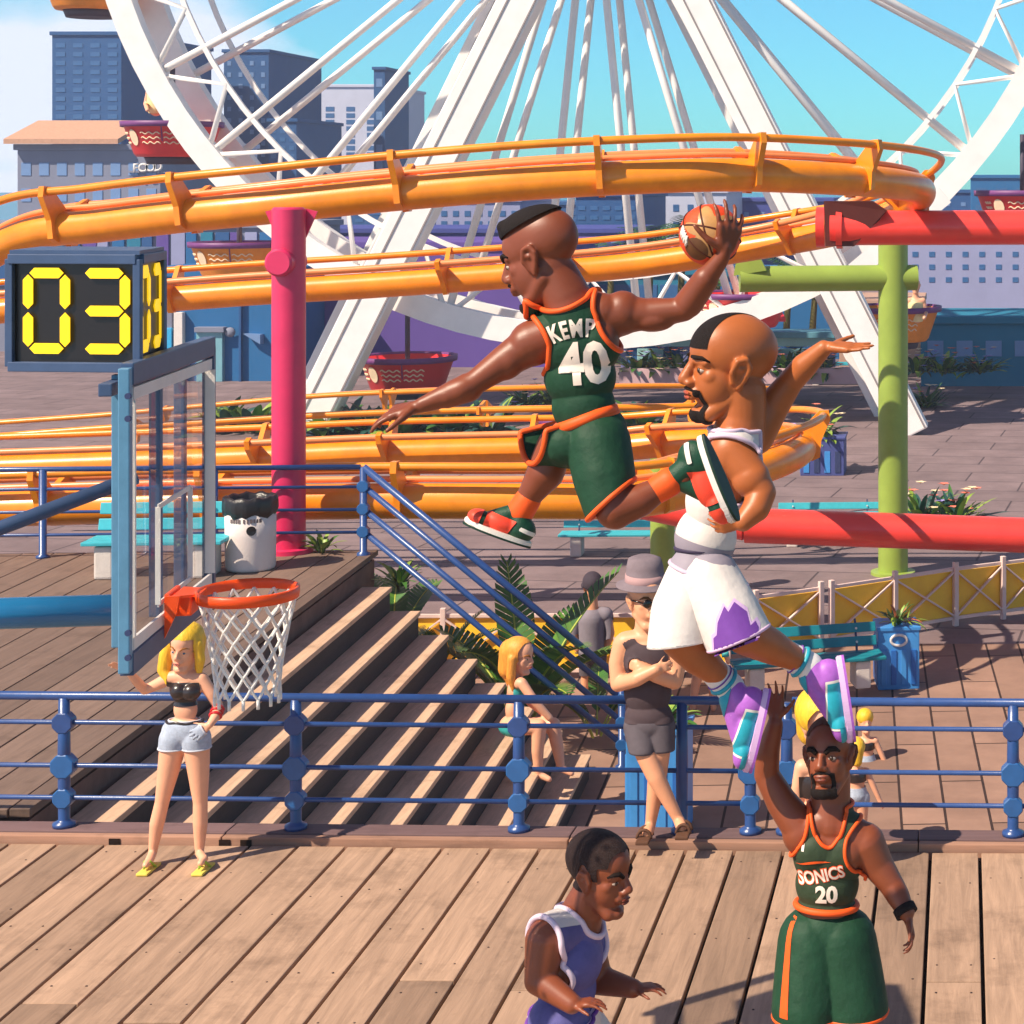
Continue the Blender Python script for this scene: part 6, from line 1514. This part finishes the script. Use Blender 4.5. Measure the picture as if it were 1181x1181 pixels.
# riders in two gondolas
for (cx, cy, lab) in ((180, 112, 'rider with arms over the rim of the upper left red gondola'), (1056, 352, 'rider in the orange gondola behind the green post')):
    g, h1, me, K, q = simple(lab, 63.4 if cx < 500 else 63.0, (cx, cy - 22), 18, (.1, -1, 0), [
        ([(cx, cy - 14), (cx, cy - 8)], [3.4, 4]), ([(cx - 8, cy - 5), (cx + 8, cy - 5)], [4, 4]), ([(cx, cy), (cx, cy + 14)], [8, 8]), ([(cx - 9, cy - 4), (cx - 12, cy + 8), (cx - 10, cy + 15, -.9)], [3, 2.6, 2.2]), ([(cx + 9, cy - 4), (cx + 12, cy + 8), (cx + 10, cy + 15, -.9)], [3, 2.6, 2.2])], SKF, .03, 'riders', base=P(cx, cy + 20, 63.2))
    wear(me, bounded(K(cx, cy + 6), 14 * q, lambda p: max(p.z - zb(cy - 4, 63.2), zb(cy + 20, 63.2) - p.z, abs(p.x - K(cx, 0).x) - 8.6 * q)), .04, 'shirt', mat('shirt_cream', (236, 214, 160), .8, .2, .1), g)
# ---- thin sea air
b = MB(); b.box((0, 170, 25), (700, 380, 58)); hz = b.build('haze', bpy.data.materials.new('air')); hz['kind'] = 'stuff'
m = hz.data.materials[0]; m.use_nodes = True; m.node_tree.nodes.remove(m.node_tree.nodes['Principled BSDF'])
v = m.node_tree.nodes.new('ShaderNodeVolumePrincipled'); v.inputs['Color'].default_value = (.86, .90, 1, 1); v.inputs['Density'].default_value = .0008; v.inputs['Anisotropy'].default_value = .2
m.node_tree.links.new(v.outputs[0], m.node_tree.nodes['Material Output'].inputs['Volume'])
# ---------------------------------------------------------------- camera, sun, sky
cam = bpy.data.cameras.new('camera'); co = bpy.data.objects.new('camera', cam); COL.objects.link(co)
cam.sensor_fit = 'HORIZONTAL'; cam.sensor_width = 36.0; cam.lens = 36.0 * FP / 1181.0
cam.shift_x = (590.5 - VX) / 1181.0; cam.shift_y = (VY - 590.5) / 1181.0
cam.clip_start = .1; cam.clip_end = 3000
co.location = (0, 0, CH); co.rotation_euler = (R(90), 0, 0)
SC.camera = co
SUND = V((.54, .42, -.73)).normalized()
sl = bpy.data.lights.new('sun', 'SUN'); so = bpy.data.objects.new('sun', sl); COL.objects.link(so)
sl.energy = 4.9; sl.angle = R(.5); sl.color = (1.0, .87, .69)
so.rotation_euler = SUND.to_track_quat('-Z', 'Y').to_euler(); so.location = (-20, -20, 40)
w = bpy.data.worlds.new('World'); SC.world = w; w.use_nodes = True
nt = w.node_tree; N = nt.nodes; L = nt.links
bg = N['Background']
sky = N.new('ShaderNodeTexSky'); sky.sky_type = 'NISHITA'; sky.sun_disc = False
sky.sun_elevation = math.asin(-SUND.z); sky.sun_rotation = math.atan2(-SUND.x, -SUND.y)
sky.air_density = 1.0; sky.dust_density = .3; sky.ozone_density = 2.0
# cyan seaside sky: tinted, with white cloud banks
tint = N.new('ShaderNodeMixRGB'); tint.blend_type = 'MULTIPLY'; tint.inputs[0].default_value = 1; tint.inputs[2].default_value = (.34, 1.2, 1.62, 1)
L.new(sky.outputs[0], tint.inputs[1])
sz = N.new('ShaderNodeSeparateXYZ'); tc0 = N.new('ShaderNodeTexCoord'); L.new(tc0.outputs['Generated'], sz.inputs[0])
tr_ = N.new('ShaderNodeValToRGB'); tr_.color_ramp.elements[0].position = .10; tr_.color_ramp.elements[1].position = .34
tr_.color_ramp.elements[0].color = (.40, 1.25, 1.62, 1); tr_.color_ramp.elements[1].color = (1.12, .86, .92, 1)
L.new(sz.outputs['Z'], tr_.inputs['Fac']); L.new(tr_.outputs[0], tint.inputs[2])
tc = N.new('ShaderNodeTexCoord')
mp = N.new('ShaderNodeMapping'); mp.inputs['Scale'].default_value = (1, 1, 2.6); L.new(tc.outputs['Generated'], mp.inputs['Vector'])
cn = N.new('ShaderNodeTexNoise'); cn.inputs['Scale'].default_value = 4.5; cn.inputs['Detail'].default_value = 9; cn.inputs['Roughness'].default_value = .55
L.new(mp.outputs[0], cn.inputs['Vector'])
sep = N.new('ShaderNodeSeparateXYZ'); L.new(tc.outputs['Generated'], sep.inputs[0])
az = N.new('ShaderNodeMapRange'); az.inputs['From Min'].default_value = -.26; az.inputs['From Max'].default_value = -.36
az.inputs['To Min'].default_value = 0; az.inputs['To Max'].default_value = .34
L.new(sep.outputs['X'], az.inputs['Value'])
elv = N.new('ShaderNodeMapRange'); elv.inputs['From Min'].default_value = .06; elv.inputs['From Max'].default_value = .16
elv.inputs['To Min'].default_value = 0; elv.inputs['To Max'].default_value = -.5
L.new(sep.outputs['Z'], elv.inputs['Value'])
ad = N.new('ShaderNodeMath'); ad.operation = 'ADD'; L.new(cn.outputs['Fac'], ad.inputs[0]); L.new(az.outputs[0], ad.inputs[1])
ad2 = N.new('ShaderNodeMath'); ad2.operation = 'ADD'; L.new(ad.outputs[0], ad2.inputs[0]); L.new(elv.outputs[0], ad2.inputs[1])
cr = N.new('ShaderNodeValToRGB'); cr.color_ramp.elements[0].position = .66; cr.color_ramp.elements[1].position = .82
L.new(ad2.outputs[0], cr.inputs['Fac'])
mx = N.new('ShaderNodeMixRGB'); L.new(cr.outputs[0], mx.inputs[0]); L.new(tint.outputs[0], mx.inputs[1]); mx.inputs[2].default_value = (9.0, 9.8, 11.6, 1)
L.new(mx.outputs[0], bg.inputs['Color'])
bg.inputs['Strength'].default_value = .07
SC.view_settings.view_transform = 'Standard'; SC.view_settings.look = 'None'
SC.view_settings.exposure = .6; SC.view_settings.gamma = 1; SC.view_settings.use_curve_mapping = False
